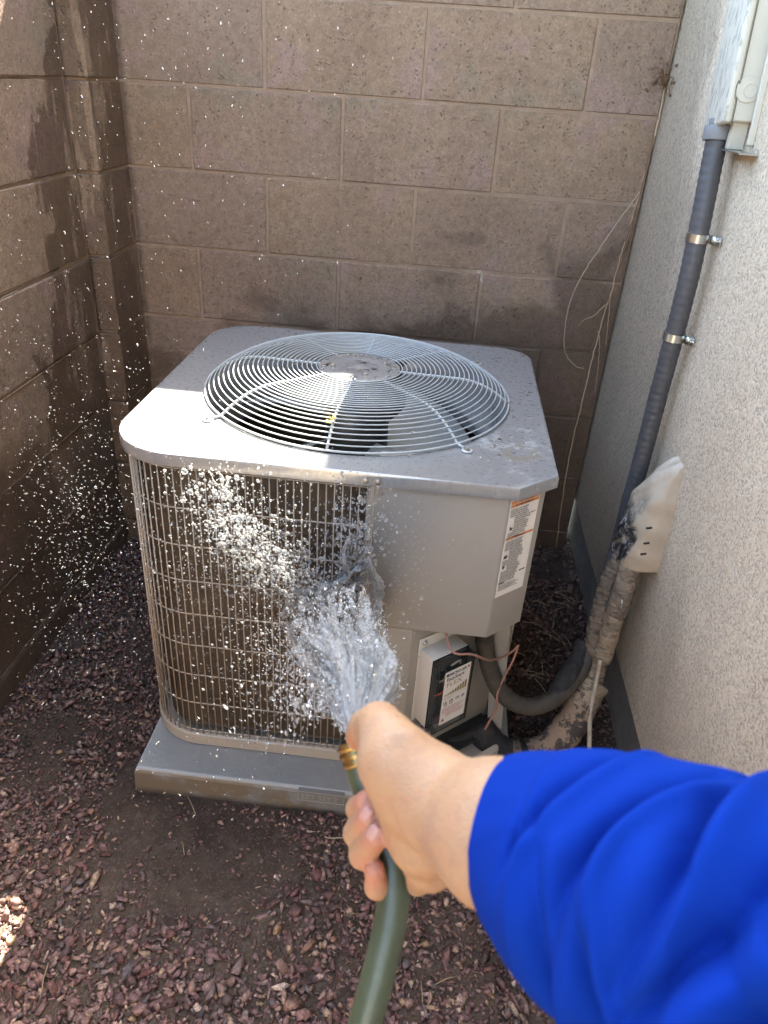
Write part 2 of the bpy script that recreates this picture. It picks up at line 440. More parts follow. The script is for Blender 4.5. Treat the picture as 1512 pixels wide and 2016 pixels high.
def sheet_material():
    """thin torn sheet of fast water"""
    t = NT('water sheet'); p = t.pos()
    uvn = t.n('UVMap'); uv = uvn.outputs[0]
    st = t.noise(t.mapping(uv, scale=(34, 7, 1)), 1.0, 7, .75, 1.0)
    fine = t.noise(t.mapping(uv, scale=(120, 34, 1)), 1.0, 5, .8, .8)
    foam = t.smoothstep(t.math('ADD', t.math('MULTIPLY', st, .6), t.math('MULTIPLY', fine, .4)), .46, .55)
    dd = t.n('VectorMath', operation='DISTANCE'); t.set(dd.inputs[0], p); dd.inputs[1].default_value = tuple(at(700, 1450, .515))
    foam = t.math('MAXIMUM', foam, t.math('MULTIPLY', t.smoothstep(dd.outputs['Value'], .34, .02), t.smoothstep(st, .40, .50)))
    tp = t.n('BsdfTransparent'); tp.inputs[0].default_value = (.93, .95, .96, 1)
    gl = t.n('BsdfGlossy'); gl.inputs['Roughness'].default_value = .08
    nb = t.bump(t.math('ADD', st, fine), .006, 1.0); t.set(gl.inputs['Normal'], nb)
    m1 = t.n('MixShader'); fr = t.n('Fresnel'); fr.inputs[0].default_value = 1.5; t.set(fr.inputs['Normal'], nb)
    t.t.links.new(fr.outputs[0], m1.inputs[0]); t.t.links.new(tp.outputs[0], m1.inputs[1]); t.t.links.new(gl.outputs[0], m1.inputs[2])
    d = t.n('BsdfDiffuse'); d.inputs[0].default_value = (.92, .95, .98, 1); t.set(d.inputs['Normal'], nb)
    tr = t.n('BsdfTranslucent'); tr.inputs[0].default_value = (.92, .95, .98, 1)
    m2 = t.n('MixShader'); m2.inputs[0].default_value = .5
    t.t.links.new(d.outputs[0], m2.inputs[1]); t.t.links.new(tr.outputs[0], m2.inputs[2])
    m3 = t.n('MixShader'); t.set(m3.inputs[0], t.math('MULTIPLY', foam, .92))
    t.t.links.new(m1.outputs[0], m3.inputs[1]); t.t.links.new(m2.outputs[0], m3.inputs[2])
    t.t.links.new(m3.outputs[0], t.out.inputs[0]); return t.m

def clear_plastic():
    t = NT('clear cover')
    tp = t.n('BsdfTransparent'); tp.inputs[0].default_value = (.80, .82, .82, 1)
    gl = t.n('BsdfGlossy'); gl.inputs['Roughness'].default_value = .05
    m = t.n('MixShader'); lw = t.n('LayerWeight'); lw.inputs[0].default_value = .25
    t.set(m.inputs[0], t.math('ADD', t.math('MULTIPLY', lw.outputs[0], .5), .06))
    t.t.links.new(tp.outputs[0], m.inputs[1]); t.t.links.new(gl.outputs[0], m.inputs[2])
    t.t.links.new(m.outputs[0], t.out.inputs[0]); return t.m

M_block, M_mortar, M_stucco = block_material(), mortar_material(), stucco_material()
M_rock, M_dirt = rock_material(), dirt_material()
M_body = paint_material('taupe enamel', (.312, .290, .264), .42)
M_body2 = paint_material('taupe enamel worn', (.30, .275, .245), .40, dirt=.4)
M_lid = lid_material()
M_wire = paint_material('guard wire coating', (.42, .36, .295), .35, dirt=.3)
M_guard = paint_material('fan guard coating', (.40, .42, .43), .32, dirt=.2)
M_coil = mottled('coil fins', (.058, .042, .029), (.115, .080, .050), 10, .35, .7, .55, .001, 300)
M_dark = simple('black interior', (.012, .012, .013), .7)
M_motor = simple('black motor', (.02, .021, .023), .45)
M_blade = paint_material('fan blade', (.30, .31, .31), .38, metal=.4)
M_steel = simple('zinc steel', (.62, .62, .60), .28, 1.0)
M_screw = simple('screw steel', (.45, .43, .40), .35, .9)
def pad_material():
    t = NT('pad composite'); p = t.pos(); x, y, z = t.xyz(p)[0:3]
    c = t.mix(t.smoothstep(t.noise(p, 7, 5, .7), .4, .65), (.215, .22, .22), (.27, .265, .25))
    side = t.smoothstep(z, .063, .058)
    c = t.mix(t.math('MULTIPLY', side, t.smoothstep(t.noise(p, 6, 4, .6), .40, .52)), c, (.20, .155, .11))
    c = t.mix(t.math('MULTIPLY', t.math('MULTIPLY', t.smoothstep(z, .060, .064), t.smoothstep(z, .0675, .066)), .8), c, (.42, .43, .43))  # highlight along the top arris, painted into the colour
    c = t.mix(t.math('MULTIPLY', t.smoothstep(t.noise(p, 26, 5, .75), .56, .66), .4), c, (.32, .32, .30))
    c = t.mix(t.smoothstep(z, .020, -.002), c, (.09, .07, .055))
    t.bsdf(Base_Color=c, Roughness=t.mix(t.noise(p, 9, 4), (.3, .3, .3), (.6, .6, .6)), Normal=t.bump(t.noise(p, 90, 4, .7), .0012, .9)); return t.m
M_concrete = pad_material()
M_conduit = simple('grey conduit', (.078, .076, .082), .5)
M_conduit_b = mottled('old brown conduit', (.050, .043, .036), (.10, .078, .056), 9, .4, .65, .7, .001, 80)
def enclosure_material():
    t = NT('beige enclosure'); p = t.pos(); x, y, z = t.xyz(p)[0:3]
    c = t.mix(t.noise(p, 8, 4, .6), (.54, .51, .43), (.60, .57, .49))
    face = t.smoothstep(x, .9575, .9545)
    dr = t.math('MULTIPLY', t.smoothstep(t.noise(t.mapping(p, scale=(1, 1, .33)), 105, 3, .6), .53, .60), face)
    c = t.mix(t.math('MULTIPLY', dr, .62), c, (.25, .24, .22))
    t.bsdf(Base_Color=c, Roughness=.38, Normal=t.bump(dr, .0006, .6)); return t.m
M_boxp = enclosure_material()
M_foam = mottled('black foam insulation', (.018, .018, .020), (.045, .040, .036), 30, .45, .65, .85, .003, 90)
M_tape = tape_material('dusty tape', (.20, .155, .115), (.13, .10, .08))
M_tape2 = tape_material('painted tan tape', (.34, .26, .18), (.23, .175, .125))
M_cork = mottled('peeling pipe wrap', (.31, .215, .150), (.035, .032, .030), 22, .47, .54, .85, .003, 70)
M_cord = mottled('pale cord', (.46, .38, .29), (.34, .28, .21), 30, .4, .6, .7, .001, 90)
M_patch = mottled('wet mortar patch', (.42, .345, .265), (.35, .29, .23), 9, .4, .6, .55, .003, 26)
M_white = simple('white plastic', (.62, .58, .52), .45)
M_clear = clear_plastic()
M_label = simple('label paper', (.78, .74, .70), .5)
M_orange = simple('label orange', (.62, .25, .10), .5)
M_ink = simple('label ink', (.03, .03, .035), .6)
M_red = simple('label red', (.42, .05, .06), .6)
M_gold = simple('label gold', (.26, .20, .06), .6)
M_pinkw = simple('pink wire', (.34, .17, .13), .5)
M_brass = simple('tarnished brass', (.30, .20, .08), .33, .95)
M_straw = simple('dry straw', (.46, .34, .22), .8)
M_straw2 = simple('dry seed head', (.17, .095, .05), .85)
M_leaf = simple('dry yellow leaf', (.55, .45, .17), .7)
M_skin, M_cloth, M_hose = skin_material(), cloth_material(), hose_material()
M_nail = simple('finger nail', (.52, .27, .22), .28)
M_drop = water_material('water drops', .18)
M_spray = water_material('water spray', .15, .0)
M_sheet = sheet_material()
M_found = mottled('foundation concrete', (.20, .185, .165), (.13, .12, .11), 8, .4, .6, .85, .003, 60)
M_roof = simple('roof tile', (.22, .12, .08), .85)
M_fascia = simple('fascia paint', (.45, .40, .34), .6)

# ------------------------------------------------------------------ ground
def hnoise(x, y, s, seed=0):
    """cheap smooth noise for numpy arrays"""
    r = np.random.default_rng(seed); G = r.random((64, 64))
    X = (x * s) % 64; Y = (y * s) % 64
    xi = np.floor(X).astype(int) % 64; yi = np.floor(Y).astype(int) % 64; fx = X - np.floor(X); fy = Y - np.floor(Y)
    fx = fx * fx * (3 - 2 * fx); fy = fy * fy * (3 - 2 * fy)
    a = G[xi, yi]; b = G[(xi + 1) % 64, yi]; c = G[xi, (yi + 1) % 64]; d = G[(xi + 1) % 64, (yi + 1) % 64]
    return (a * (1 - fx) + b * fx) * (1 - fy) + (c * (1 - fx) + d * fx) * fy - .5

def gz(x, y):
    return -.004 + .016 * hnoise(x + 9, y + 9, 4.2, 1) + .008 * hnoise(x + 9, y + 9, 13, 2)

def build_ground():
    nx, ny = 190, 230
    xs = np.linspace(-.55, 1.35, nx); ys = np.linspace(-2.6, .5, ny)
    X, Y = np.meshgrid(xs, ys, indexing='ij'); Z = gz(X, Y) + .004 * hnoise(X, Y, 45, 3)
    V = np.stack([X, Y, Z], -1).reshape(-1, 3)
    idx = np.arange(nx * ny).reshape(nx, ny)
    F = np.stack([idx[:-1, :-1], idx[1:, :-1], idx[1:, 1:], idx[:-1, 1:]], -1).reshape(-1, 4).tolist()
    V = V.tolist()
    # skirt out to the horizon
    ring = [(-.55, -2.6), (1.35, -2.6), (1.35, .5), (-.55, .5)]
    far = [(-80, -80), (80, -80), (80, 80), (-80, 80)]
    b = len(V)
    for x, y in ring: V.append((x, y, -.012))
    for x, y in far: V.append((x, y, -.012))
    for i in range(4):
        j = (i + 1) % 4; F.append((b + i, b + 4 + i, b + 4 + j, b + j))
    me = mesh('ground', V, F)
    return obj('ground', me, M_dirt, kind='structure', label='damp brown dirt under the crushed rock')
build_ground()

def ico(sub):
    bm = bmesh.new(); bmesh.ops.create_icosphere(bm, subdivisions=sub, radius=1.0)
    V = np.array([v.co[:] for v in bm.verts]); F = np.array([[v.index for v in f.verts] for f in bm.faces]); bm.free()
    return V, F

def rand_rot(n, r):
    q = r.normal(size=(n, 4)); q /= np.linalg.norm(q, axis=1)[:, None]
    a, b, c, d = q.T
    return np.stack([np.stack([1 - 2 * (c * c + d * d), 2 * (b * c - a * d), 2 * (b * d + a * c)], -1),
                     np.stack([2 * (b * c + a * d), 1 - 2 * (b * b + d * d), 2 * (c * d - a * b)], -1),
                     np.stack([2 * (b * d - a * c), 2 * (c * d + a * b), 1 - 2 * (b * b + c * c)], -1)], 1)

def scatter(name, C, SC, R, tmpl, mat, jit=0.0, sm=False, **k):
    """one mesh of many pieces: centres C, scales SC (n,3), rotations R (n,3,3)"""
    V0, F0 = tmpl; n = len(C)
    P = np.repeat(V0[None], n, 0)
    if jit: P = P * (1 + rng.normal(0, jit, (n, len(V0), 1)))
    P = P * SC[:, None, :]
    P = np.einsum('nij,nvj->nvi', R, P) + C[:, None, :]
    F = F0[None] + (np.arange(n) * len(V0))[:, None, None]
    return obj(name, np_mesh(name, P.reshape(-1, 3), F.reshape(-1, F0.shape[1]), sm), mat, **k)

def shard(seed):
    """angular chip: convex hull of a few points"""
    r = random.Random(seed)
    while True:
        bm = bmesh.new()
        for _ in range(9):
            v = Vector((r.gauss(0, 1), r.gauss(0, 1), r.gauss(0, 1))).normalized() * r.uniform(.78, 1.15); bm.verts.new(v)
        bmesh.ops.convex_hull(bm, input=bm.verts[:]); bmesh.ops.triangulate(bm, faces=bm.faces[:])
        for v in [v for v in bm.verts if not v.link_faces]: bm.verts.remove(v)
        bm.verts.index_update()
        if len(bm.faces) >= 12:
            V = np.array([v.co[:] for v in bm.verts]); F = np.array([[v.index for v in f.verts] for f in bm.faces]); bm.free(); return V, F
        bm.free()

def build_gravel():
    n = 66000
    x = rng.uniform(-.50, 1.12, n); y = rng.uniform(-2.05, .28, n)
    pad = (x > -.04) & (x < .77) & (y > -1.15) & (y < -.24)
    bare = np.exp(-(((x - .17) / .17) ** 2 + ((y + 1.28) / .12) ** 2)) * 1.05 + np.exp(-(((x + .02) / .09) ** 2 + ((y + 1.18) / .07) ** 2)) * .6
    bare += .45 * (hnoise(x + 3, y + 3, 7, 5) > .22)
    keepm = (~pad) & (rng.random(n) > np.clip(bare, 0, .80)) & ((y < .0) | (x > .97)) & (x > -.44)
    x, y = x[keepm], y[keepm]; n = len(x); bare = bare[keepm]
    s = np.exp(rng.normal(math.log(.0050), .42, n)); s = np.clip(s, .0020, .0135) * np.where(bare > .4, .62, 1.0)
    s *= np.where(y < -1.45, 1.15, 1.0)
    z = gz(x, y) + s * rng.uniform(-.15, .85, n)
    z = np.maximum(z, -.01)
    SC = s[:, None] * np.stack([rng.uniform(.9, 1.7, n), rng.uniform(.65, 1.1, n), rng.uniform(.35, .85, n)], -1)
    R = rand_rot(n, rng); a = rng.uniform(0, 2 * PI, n)
    Rz = np.zeros((n, 3, 3)); Rz[:, 0, 0] = np.cos(a); Rz[:, 0, 1] = -np.sin(a); Rz[:, 1, 0] = np.sin(a); Rz[:, 1, 1] = np.cos(a); Rz[:, 2, 2] = 1
    tilt = rng.normal(0, .45, n); Rx = np.zeros((n, 3, 3)); Rx[:, 0, 0] = 1; Rx[:, 1, 1] = np.cos(tilt); Rx[:, 1, 2] = -np.sin(tilt); Rx[:, 2, 1] = np.sin(tilt); Rx[:, 2, 2] = np.cos(tilt)
    R = np.where((rng.random(n) < .65)[:, None, None], np.einsum('nij,njk->nik', Rz, Rx), R)
    C = np.stack([x, y, z], -1)
    T = [shard(100 + i) for i in range(14)]; pick = rng.integers(0, 14, n)
    VV = []; FF = []; b = 0
    for i, (V0, F0) in enumerate(T):
        m = pick == i; k = int(m.sum())
        P = np.einsum('nij,nvj->nvi', R[m], V0[None] * SC[m][:, None, :]) + C[m][:, None, :]
        FF.append((F0[None] + (np.arange(k) * len(V0))[:, None, None]).reshape(-1, 3) + b)
        VV.append(P.reshape(-1, 3)); b += k * len(V0)
    obj('gravel', np_mesh('gravel', np.concatenate(VV), np.concatenate(FF), False), M_rock, kind='stuff',
        label='reddish purple crushed rock spread over the ground around the unit')
build_gravel()

# ------------------------------------------------------------------ block walls
H = .2032; Z0 = 1.49; JT = .0075
def course_z(k): return Z0 - k * H
block_cache = {}
def block_mesh(L, D, h):
    key = (round(L, 3), round(D, 3), round(h, 3))
    if key not in block_cache:
        bm = bmesh.new(); bmesh.ops.create_cube(bm, size=1.0)
        for v in bm.verts: v.co = Vector((v.co.x * L, v.co.y * D, v.co.z * h))
        bmesh.ops.bevel(bm, geom=bm.edges[:], offset=.0026, segments=1, affect='EDGES')
        for v in bm.verts: v.co += Vector((random.uniform(-.0006, .0006), random.uniform(-.0004, .0004), random.uniform(-.0008, .0008)))
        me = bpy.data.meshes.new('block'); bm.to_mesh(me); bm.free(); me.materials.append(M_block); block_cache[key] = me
    return block_cache[key]

def add_block(root, cx, cy, cz, L, D, h, ang):
    o = bpy.data.objects.new('block', block_mesh(L, D, h)); link(o); o.parent = root
    o.location = Vector((cx, cy, cz)) - root.location
    o.rotation_euler = (random.gauss(0, .0012), random.gauss(0, .0010), ang + random.gauss(0, .002))
    return o

def wall_run(root, axis, fixed, a0, a1, joints_even, joints_odd, kr=range(-1, 8), D=.15, side=1, proud=.0):
    """axis 'x': wall face on y=fixed; axis 'y': face on x=fixed. joints_*: joint positions on even/odd courses"""
    for k in kr:
        zt, zb = course_z(k), course_z(k + 1)
        js = joints_even if k % 2 == 0 else joints_odd
        e = [a0] + [j for j in js if a0 + .03 < j < a1 - .03] + [a1]
        for s0, s1 in zip(e[:-1], e[1:]):
            L = s1 - s0 - JT; c = (s0 + s1) / 2; h = zt - zb - JT; cz = (zt + zb) / 2
            off = random.uniform(-.0016, .0010)
            if axis == 'x': add_block(root, c, fixed + side * (D / 2 + off), cz, L, D, h, 0)
            else: add_block(root, fixed + side * (D / 2 + off), c, cz, L, D, h, PI / 2)

ZT = course_z(-1)
bw = empty('block_wall', (.28, .07, 0), label='tall brown block wall running behind the air conditioner', cat='wall')
wall_run(bw, 'x', 0.0, -.405, .9995, [-.4064, 0, .4064, .8128], [-.2032, .2032, .6096], side=1)
obj('mortar', box('mortar', (-.60, .0018, -.20), (.9985, .146, ZT - .002)), M_mortar, bw)
for i in range(4):
    x0 = -.60 + i * .398
    obj('cap_block', box('cap_block', (x0 + .002, -.006, ZT + .003), (x0 + .394, .156, ZT + .040), .003, 1), M_block, bw)
lw = empty('block_wall', (-.51, -1.6, 0), label='brown block side wall left of the unit with dark wet streaks', cat='wall')
y0 = -.1668
wall_run(lw, 'y', -.433, -4.6, -.212, [y0 - m * H for m in range(1, 22, 2)], [y0 - m * H for m in range(2, 22, 2)], side=-1)
obj('mortar', box('mortar', (-.579, -4.6, -.20), (-.4362, .0, ZT - .002)), M_mortar, lw)
for i in range(12):
    yy = -4.6 + i * .398
    obj('cap_block', box('cap_block', (-.589, yy + .002, ZT + .003), (-.427, yy + .394, ZT + .040), .003, 1), M_block, lw)
pw = empty('block_pilaster', (-.41, -.1, 0), label='narrow block pilaster filling the corner between the two walls', cat='pilaster')
for k in range(-1, 8):
    zt, zb = course_z(k), course_z(k + 1)
    o = add_block(pw, -.418, -.101, (zt + zb) / 2, .198, .075, H - JT, PI / 2 + .03)
obj('mortar', box('mortar', (-.4358, -.190, -.20), (-.386, -.004, ZT - .002)), M_mortar, pw)

# ------------------------------------------------------------------ house on the right
WX = 1.004
hs = empty('house', (1.2, -1.5, 0), label='house side wall of cream stucco with concrete footing', cat='house')
def stucco_wall():
    # sheet with a soft lower drip edge
    prof = [(WX + .12, .176), (WX + .004, .176), (WX, .184), (WX, 2.50)]
    V = []; F = []; ys = np.linspace(-5.5, 3.0, 60)
    for y in ys:
        for (x, z) in prof: V.append((x + (.0015 * math.sin(y * 5)), y, z + (.004 * math.sin(y * 7.3) if z < .2 else 0)))
    n = len(prof)
    for i in range(len(ys) - 1):
        for k in range(n - 1): F.append((i * n + k, i * n + k + 1, (i + 1) * n + k + 1, (i + 1) * n + k))
    return mesh('stucco', V, F, False)
obj('stucco_wall', stucco_wall(), M_stucco, hs)
obj('footing', box('footing', (1.0275, -5.5, -.2), (1.4, 3.0, .20)), M_found, hs)
obj('wall_core', box('wall_core', (1.13, -5.5, .2), (1.4, 3.0, 2.5)), M_dark, hs)
# roof: soffit and fascia whose edge throws the shade line across the lid
EX = .523
roof = obj('roof', box('roof', (EX + .02, -5.6, 2.52), (4.0, 2.6, 2.64)), M_roof, hs)
obj('bounce_soffit', box('bounce_soffit', (EX + .023, -5.6, 2.508), (1.0, 2.6, 2.5185)), simple('soffit paint', (.68, .62, .53), .7), roof)  # unseen pale underside, added to bounce more light onto the unit
obj('fascia', box('fascia', (EX, -5.6, 2.47), (EX + .022, 2.6, 2.66)), M_fascia, roof)

# unseen paving and end wall, added behind the camera to bounce warm sunlight
obj('bounce_paving', box('bounce_paving', (-.43, -7.0, -.02), (1.02, -2.75, .012)), simple('pale paving', (.42, .36, .29), .9), kind='structure', label='added unseen pale paving that bounces sunlight toward the unit')
yw = obj('bounce_wall', box('bounce_wall', (-.43, -5.2, 0), (1.0, -5.0, 1.75)), M_stucco, cat='wall', label='added unseen stucco wall that bounces sunlight toward the unit')

# ------------------------------------------------------------------ equipment pad
px0, px1, py0, py1 = -.030, .755, -1.137, -.25
pad = empty('equipment_pad', ((px0 + px1) / 2, -.7, 0), label='grey composite pad under the air conditioner with a stamped plate', cat='pad')
def pad_mesh():
    # top slab, light arris, side walls slightly battered
    bm = bmesh.new()
    pts = [(px0, py0), (px1, py0), (px1, py1), (px0, py1)]
    def ring(d, z): return [bm.verts.new((x + (-d if x < .3 else d), y + (-d if y < -.7 else d), z)) for x, y in pts]
    r = [ring(.006, -.05), ring(.003, .055), ring(-.001, .0655), ring(-.006, .067)]
    for a, b in zip(r[:-1], r[1:]):
        for i in range(4): bm.faces.new((a[i], a[(i + 1) % 4], b[(i + 1) % 4], b[i]))
    bm.faces.new(r[-1])
    me = bpy.data.meshes.new('pad'); bm.to_mesh(me); bm.free(); return me
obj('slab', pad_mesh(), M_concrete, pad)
ex, ey, ez = Vector((1, 0, 0)), Vector((0, 0, 1)), Vector((0, -1, 0))
M_plate = paint_material('stamped plate', (.22, .205, .19), .55)
M_raise = simple('raised worn edges', (.36, .33, .29), .6)
pl = obj('plate', box('plate', (.315, py0 - .0085, .040), (.410, py0 + .002, .0665), .0008, 1), M_plate, pad)
for a, b, c, d in ((.3145, .4105, .0395, .041), (.3145, .4105, .0655, .067), (.3145, .316, .041, .0655), (.409, .4105, .041, .0655)):
    obj('rim', box('rim', (a, py0 - .0098, c), (b, py0 - .0083, d)), M_raise, pl)
obj('lettering', text_mesh('SZY 32Y 2', .0185, (.3205, py0 - .0088, .0465), ex, ey, .0006, sx=.95), M_raise, pl)

# ------------------------------------------------------------------ air conditioner
UX0, UX1, UY0, UY1 = -.040, .726, -1.060, -.333
CXY = (.352, -.694); RG = .308; ZL = .772
ac = empty('air_conditioner', (.345, -.695, .067), label='taupe outdoor air conditioner with round wire fan guard on top', cat='air conditioner')

def rr_path(x0, y0, x1, y1, rFL, rBL, rBR, ch, n=10):
    """counter-clockwise plan outline starting at the front edge left end; front right corner chamfered"""
    P = []
    P.append((x0 + rFL, y0)); P.append((x1 - ch[0], y0)); P.append((x1, y0 + ch[1]))
    def arc(cx, cy, r, a0, a1):
        for i in range(n + 1):
            a = a0 + (a1 - a0) * i / n; P.append((cx + r * math.cos(a), cy + r * math.sin(a)))
    arc(x1 - rBR, y1 - rBR, rBR, 0, PI / 2)
    arc(x0 + rBL, y1 - rBL, rBL, PI / 2, PI)
    arc(x0 + rFL, y0 + rFL, rFL, PI, 1.5 * PI)
    return P[:-1]
def inset_path(d): return rr_path(UX0 + d, UY0 + d, UX1 - d, UY1 - d, .118 - d, .085 - d, .065 - d, (.066 - d * .4, .058 - d * .4))

def resample(P, n, closed=True):
    P = [Vector((*p, 0)) if len(p) == 2 else Vector(p) for p in P]
    Q = P + [P[0]] if closed else P
    L = [0]
    for a, b in zip(Q[:-1], Q[1:]): L.append(L[-1] + (b - a).length)
    out = []
    for i in range(n):
        s = L[-1] * i / (n if closed else n - 1); j = max(k for k in range(len(L)) if L[k] <= s + 1e-9); j = min(j, len(Q) - 2)
        t = (s - L[j]) / max(1e-9, L[j + 1] - L[j]); out.append(Q[j].lerp(Q[j + 1], min(1, t)))
    return out

def prism(name, P, rows, cap_top=False, cap_bot=False, sm=False):
    """stack of outlines: rows = [(path, z)]"""
    V = []; F = []; n = len(rows[0][0])
    for path, z in rows:
        for q in path: V.append((q[0], q[1], z))
    for i in range(len(rows) - 1):
        for k in range(n): F.append((i * n + k, i * n + (k + 1) % n, (i + 1) * n + (k + 1) % n, (i + 1) * n + k))
    if cap_top: F.append(tuple((len(rows) - 1) * n + k for k in range(n)))
    if cap_bot: F.append(tuple(range(n - 1, -1, -1)))
    me = mesh(name, V, F, True)
    try: me.set_sharp_from_angle(angle=math.radians(40))
    except Exception: pass
    return me

def dense(P):
    out = []
    n = len(P)
    for i in range(n):
        a = Vector(P[i]); b = Vector(P[(i + 1) % n]); m = max(1, int((b - a).length / .035))
        for k in range(m): out.append(tuple(a.lerp(b, k / m)))
    return out

def build_lid():
    o = .009
    base = dense(inset_path(-o))
    n = len(base)
    def off(d, z): return [((p[0] - CXY[0]) * (1 - d / .4) + CXY[0], (p[1] - CXY[1]) * (1 - d / .4) + CXY[1], z) for p in base]
    V = []; F = []
    rows = [off(.004, ZL - .0245), off(.0, ZL - .0235), off(0, ZL - .005), off(.0015, ZL - .0015), off(.005, ZL), off(.016, ZL - .0012)]
    def circ(r, z):
        out = []
        for p in base:
            a = math.atan2(p[1] - CXY[1], p[0] - CXY[0]); out.append((CXY[0] + r * math.cos(a), CXY[1] + r * math.sin(a), z))
        return out
    rows += [circ(RG + .008, ZL - .001), circ(RG + .003, ZL - .002), circ(RG - .001, ZL - .006), circ(RG - .012, ZL - .045), circ(RG - .012, ZL - .14)]
    for r in rows: V += r
    for i in range(len(rows) - 1):
        for k in range(n): F.append((i * n + k, i * n + (k + 1) % n, (i + 1) * n + (k + 1) % n, (i + 1) * n + k))
    me = mesh('lid', V, F, True)
    try: me.set_sharp_from_angle(angle=math.radians(30))
    except Exception: pass
    return obj('lid', me, M_lid, ac)
lid = build_lid()

def screw(name, O, ax, r, parent, mat=None):
    o = obj(name, lathe(name, O, ax, [(r * 1.7, 0), (r * 1.7, .0012), (r, .0014), (r, .0045), (r * .8, .0052), (0, .0052)], 10), mat or M_screw, parent)
    return o
for x in (.412, .432): screw('screw', (x, UY0 - .0092, ZL - .0125), (0, -1, 0), .0046, lid)
screw('screw', (.733, -.62, ZL - .013), (1, 0, 0), .004, lid)
screw('screw', (-.046, -.95, ZL - .014), (-1, -.2, 0), .004, lid)
screw('screw', (.595, -.462, ZL - .001), (0, 0, 1), .0042, lid)

# fan guard
guard = obj('fan_guard', tube('rim_ring', [(CXY[0] + (RG + .004) * math.cos(a), CXY[1] + (RG + .004) * math.sin(a), ZL + .0035) for a in np.linspace(0, 2 * PI, 97)[:-1]], .0022, 6, closed=True), M_guard, ac)
def gprof(r):
    t = min(1, max(0, (RG + .004 - r) / .105)); t = 1 - (1 - t) ** 2
    return ZL + .0035 + .043 * t
NR = 23
for i in range(NR):
    r = .088 + (RG - .004 - .088) * i / (NR - 1)
    z = gprof(r) + .0022
    obj('ring', tube('ring', [(CXY[0] + r * math.cos(a), CXY[1] + r * math.sin(a), z) for a in np.linspace(0, 2 * PI, 73)[:-1]], .00130, 6, closed=True), M_guard, guard)
for k in range(8):
    a = math.radians(-3 + 45 * k); foot = k % 2 == 1
    rs = list(np.linspace(.070, RG + .004, 16))
    P = [(CXY[0] + r * math.cos(a), CXY[1] + r * math.sin(a), gprof(r) - .0012) for r in rs]
    if foot: P += [(CXY[0] + r * math.cos(a), CXY[1] + r * math.sin(a), ZL + .0025) for r in (RG + .012, RG + .022)]
    sp = obj('spoke', tube('spoke', P, .0028, 8), M_guard, guard)
    if foot:
        r = RG + .030; O = (CXY[0] + r * math.cos(a), CXY[1] + r * math.sin(a), ZL - .0005)
        obj('tab', lathe('tab', O, (0, 0, 1), [(.0105, 0), (.0105, .0022), (.0095, .0028), (0, .0028)], 16), M_guard, sp)
        screw('screw', (O[0], O[1], O[2] + .0028), (0, 0, 1), .0036, sp)
hub = obj('hub_plate', lathe('hub_plate', (CXY[0], CXY[1], ZL), (0, 0, 1), [(.084, .043), (.084, .0475), (.081, .0485), (.072, .0488), (.060, .0505), (.040, .0512), (.036, .0500), (.018, .0500), (.015, .0512), (0, .0512)], 48), M_lid, guard)
for k in range(4):
    a = math.radians(20 + 90 * k); screw('bolt', (CXY[0] + .055 * math.cos(a), CXY[1] + .055 * math.sin(a), ZL + .0500), (0, 0, 1), .0042, guard)

# fan below the guard
fan = obj('fan', lathe('motor', (CXY[0], CXY[1], .60), (0, 0, 1), [(0, 0), (.060, 0), (.068, .012), (.068, .135), (.058, .150), (.03, .155), (0, .155)], 32), M_motor, ac)
obj('motor_bracket', tube('motor_bracket', [(CXY[0], CXY[1], .75), (CXY[0], CXY[1], .818)], .02, 12), M_motor, fan)
def blade_mesh(a0):
    V = []; F = []; nr, na = 9, 9
    for s in (0, 1):
        for i in range(nr):
            t = i / (nr - 1); r = .055 + .225 * t; span = math.radians(34 + 26 * t); pitch = .065 * (.6 + .4 * t)
            for j in range(na):
                q = j / (na - 1) - .5
                a = a0 + q * span + .35 * t * t
                z = .650 + q * pitch * 1.2 + .010 * (1 - 4 * q * q) - s * .0022
                V.append((CXY[0] + r * math.cos(a), CXY[1] + r * math.sin(a), z))
    N = nr * na
    for s in (0, 1):
        for i in range(nr - 1):
            for j in range(na - 1):
                f = (s * N + i * na + j, s * N + i * na + j + 1, s * N + (i + 1) * na + j + 1, s * N + (i + 1) * na + j)
                F.append(f if s == 0 else f[::-1])
    return mesh('blade', V, F)
for k in range(4): obj('blade', blade_mesh(math.radians(-62 + 90 * k)), M_blade, fan)

# base pan
def base_pan():
    a, b, c = dense(inset_path(.000)), dense(inset_path(.0035)), dense(inset_path(.012))
    return prism('base_pan', None, [(b, .0675), (a, .071), (a, .097), (b, .0995), (c, .0995), (c, .078)], cap_top=True)
obj('base_pan', base_pan(), M_wire, ac)
screw('screw', (.415, UY0 + .000, .085), (0, -1, 0), .0038, ac)
# lower interior walls closing off the view behind the coil
def cut_corner(name, V, F):
    c = V[F].mean(1)
    bad = ((c[:, 0] > .43) & (c[:, 1] < -.95)) | ((c[:, 0] > .60) & (c[:, 1] < -.80))
    return np_mesh(name, V, F[~bad], False)
def coil_mesh():
    P = resample(dense(inset_path(.030)), 300)
    C = Vector((CXY[0], CXY[1], 0)); V = []; F = []; rows = 130
    z0, z1 = .099, .742
    for i in range(rows):
        z = z0 + (z1 - z0) * i / (rows - 1); d = .0050 if i % 2 else -.0006
        for p in P:
            q = C + (p - C) * (1 - d / .35); V.append((q.x, q.y, z))
    n = len(P)
    idx = np.arange(rows * n).reshape(rows, n); nx = np.roll(idx, -1, 1)
    F = np.stack([idx[:-1], nx[:-1], nx[1:], idx[1:]], -1).reshape(-1, 4)
    return cut_corner('coil', np.array(V), F)
coil = obj('coil', coil_mesh(), M_coil, ac)
_q = resample(dense(inset_path(.075)), 160); _n = len(_q)
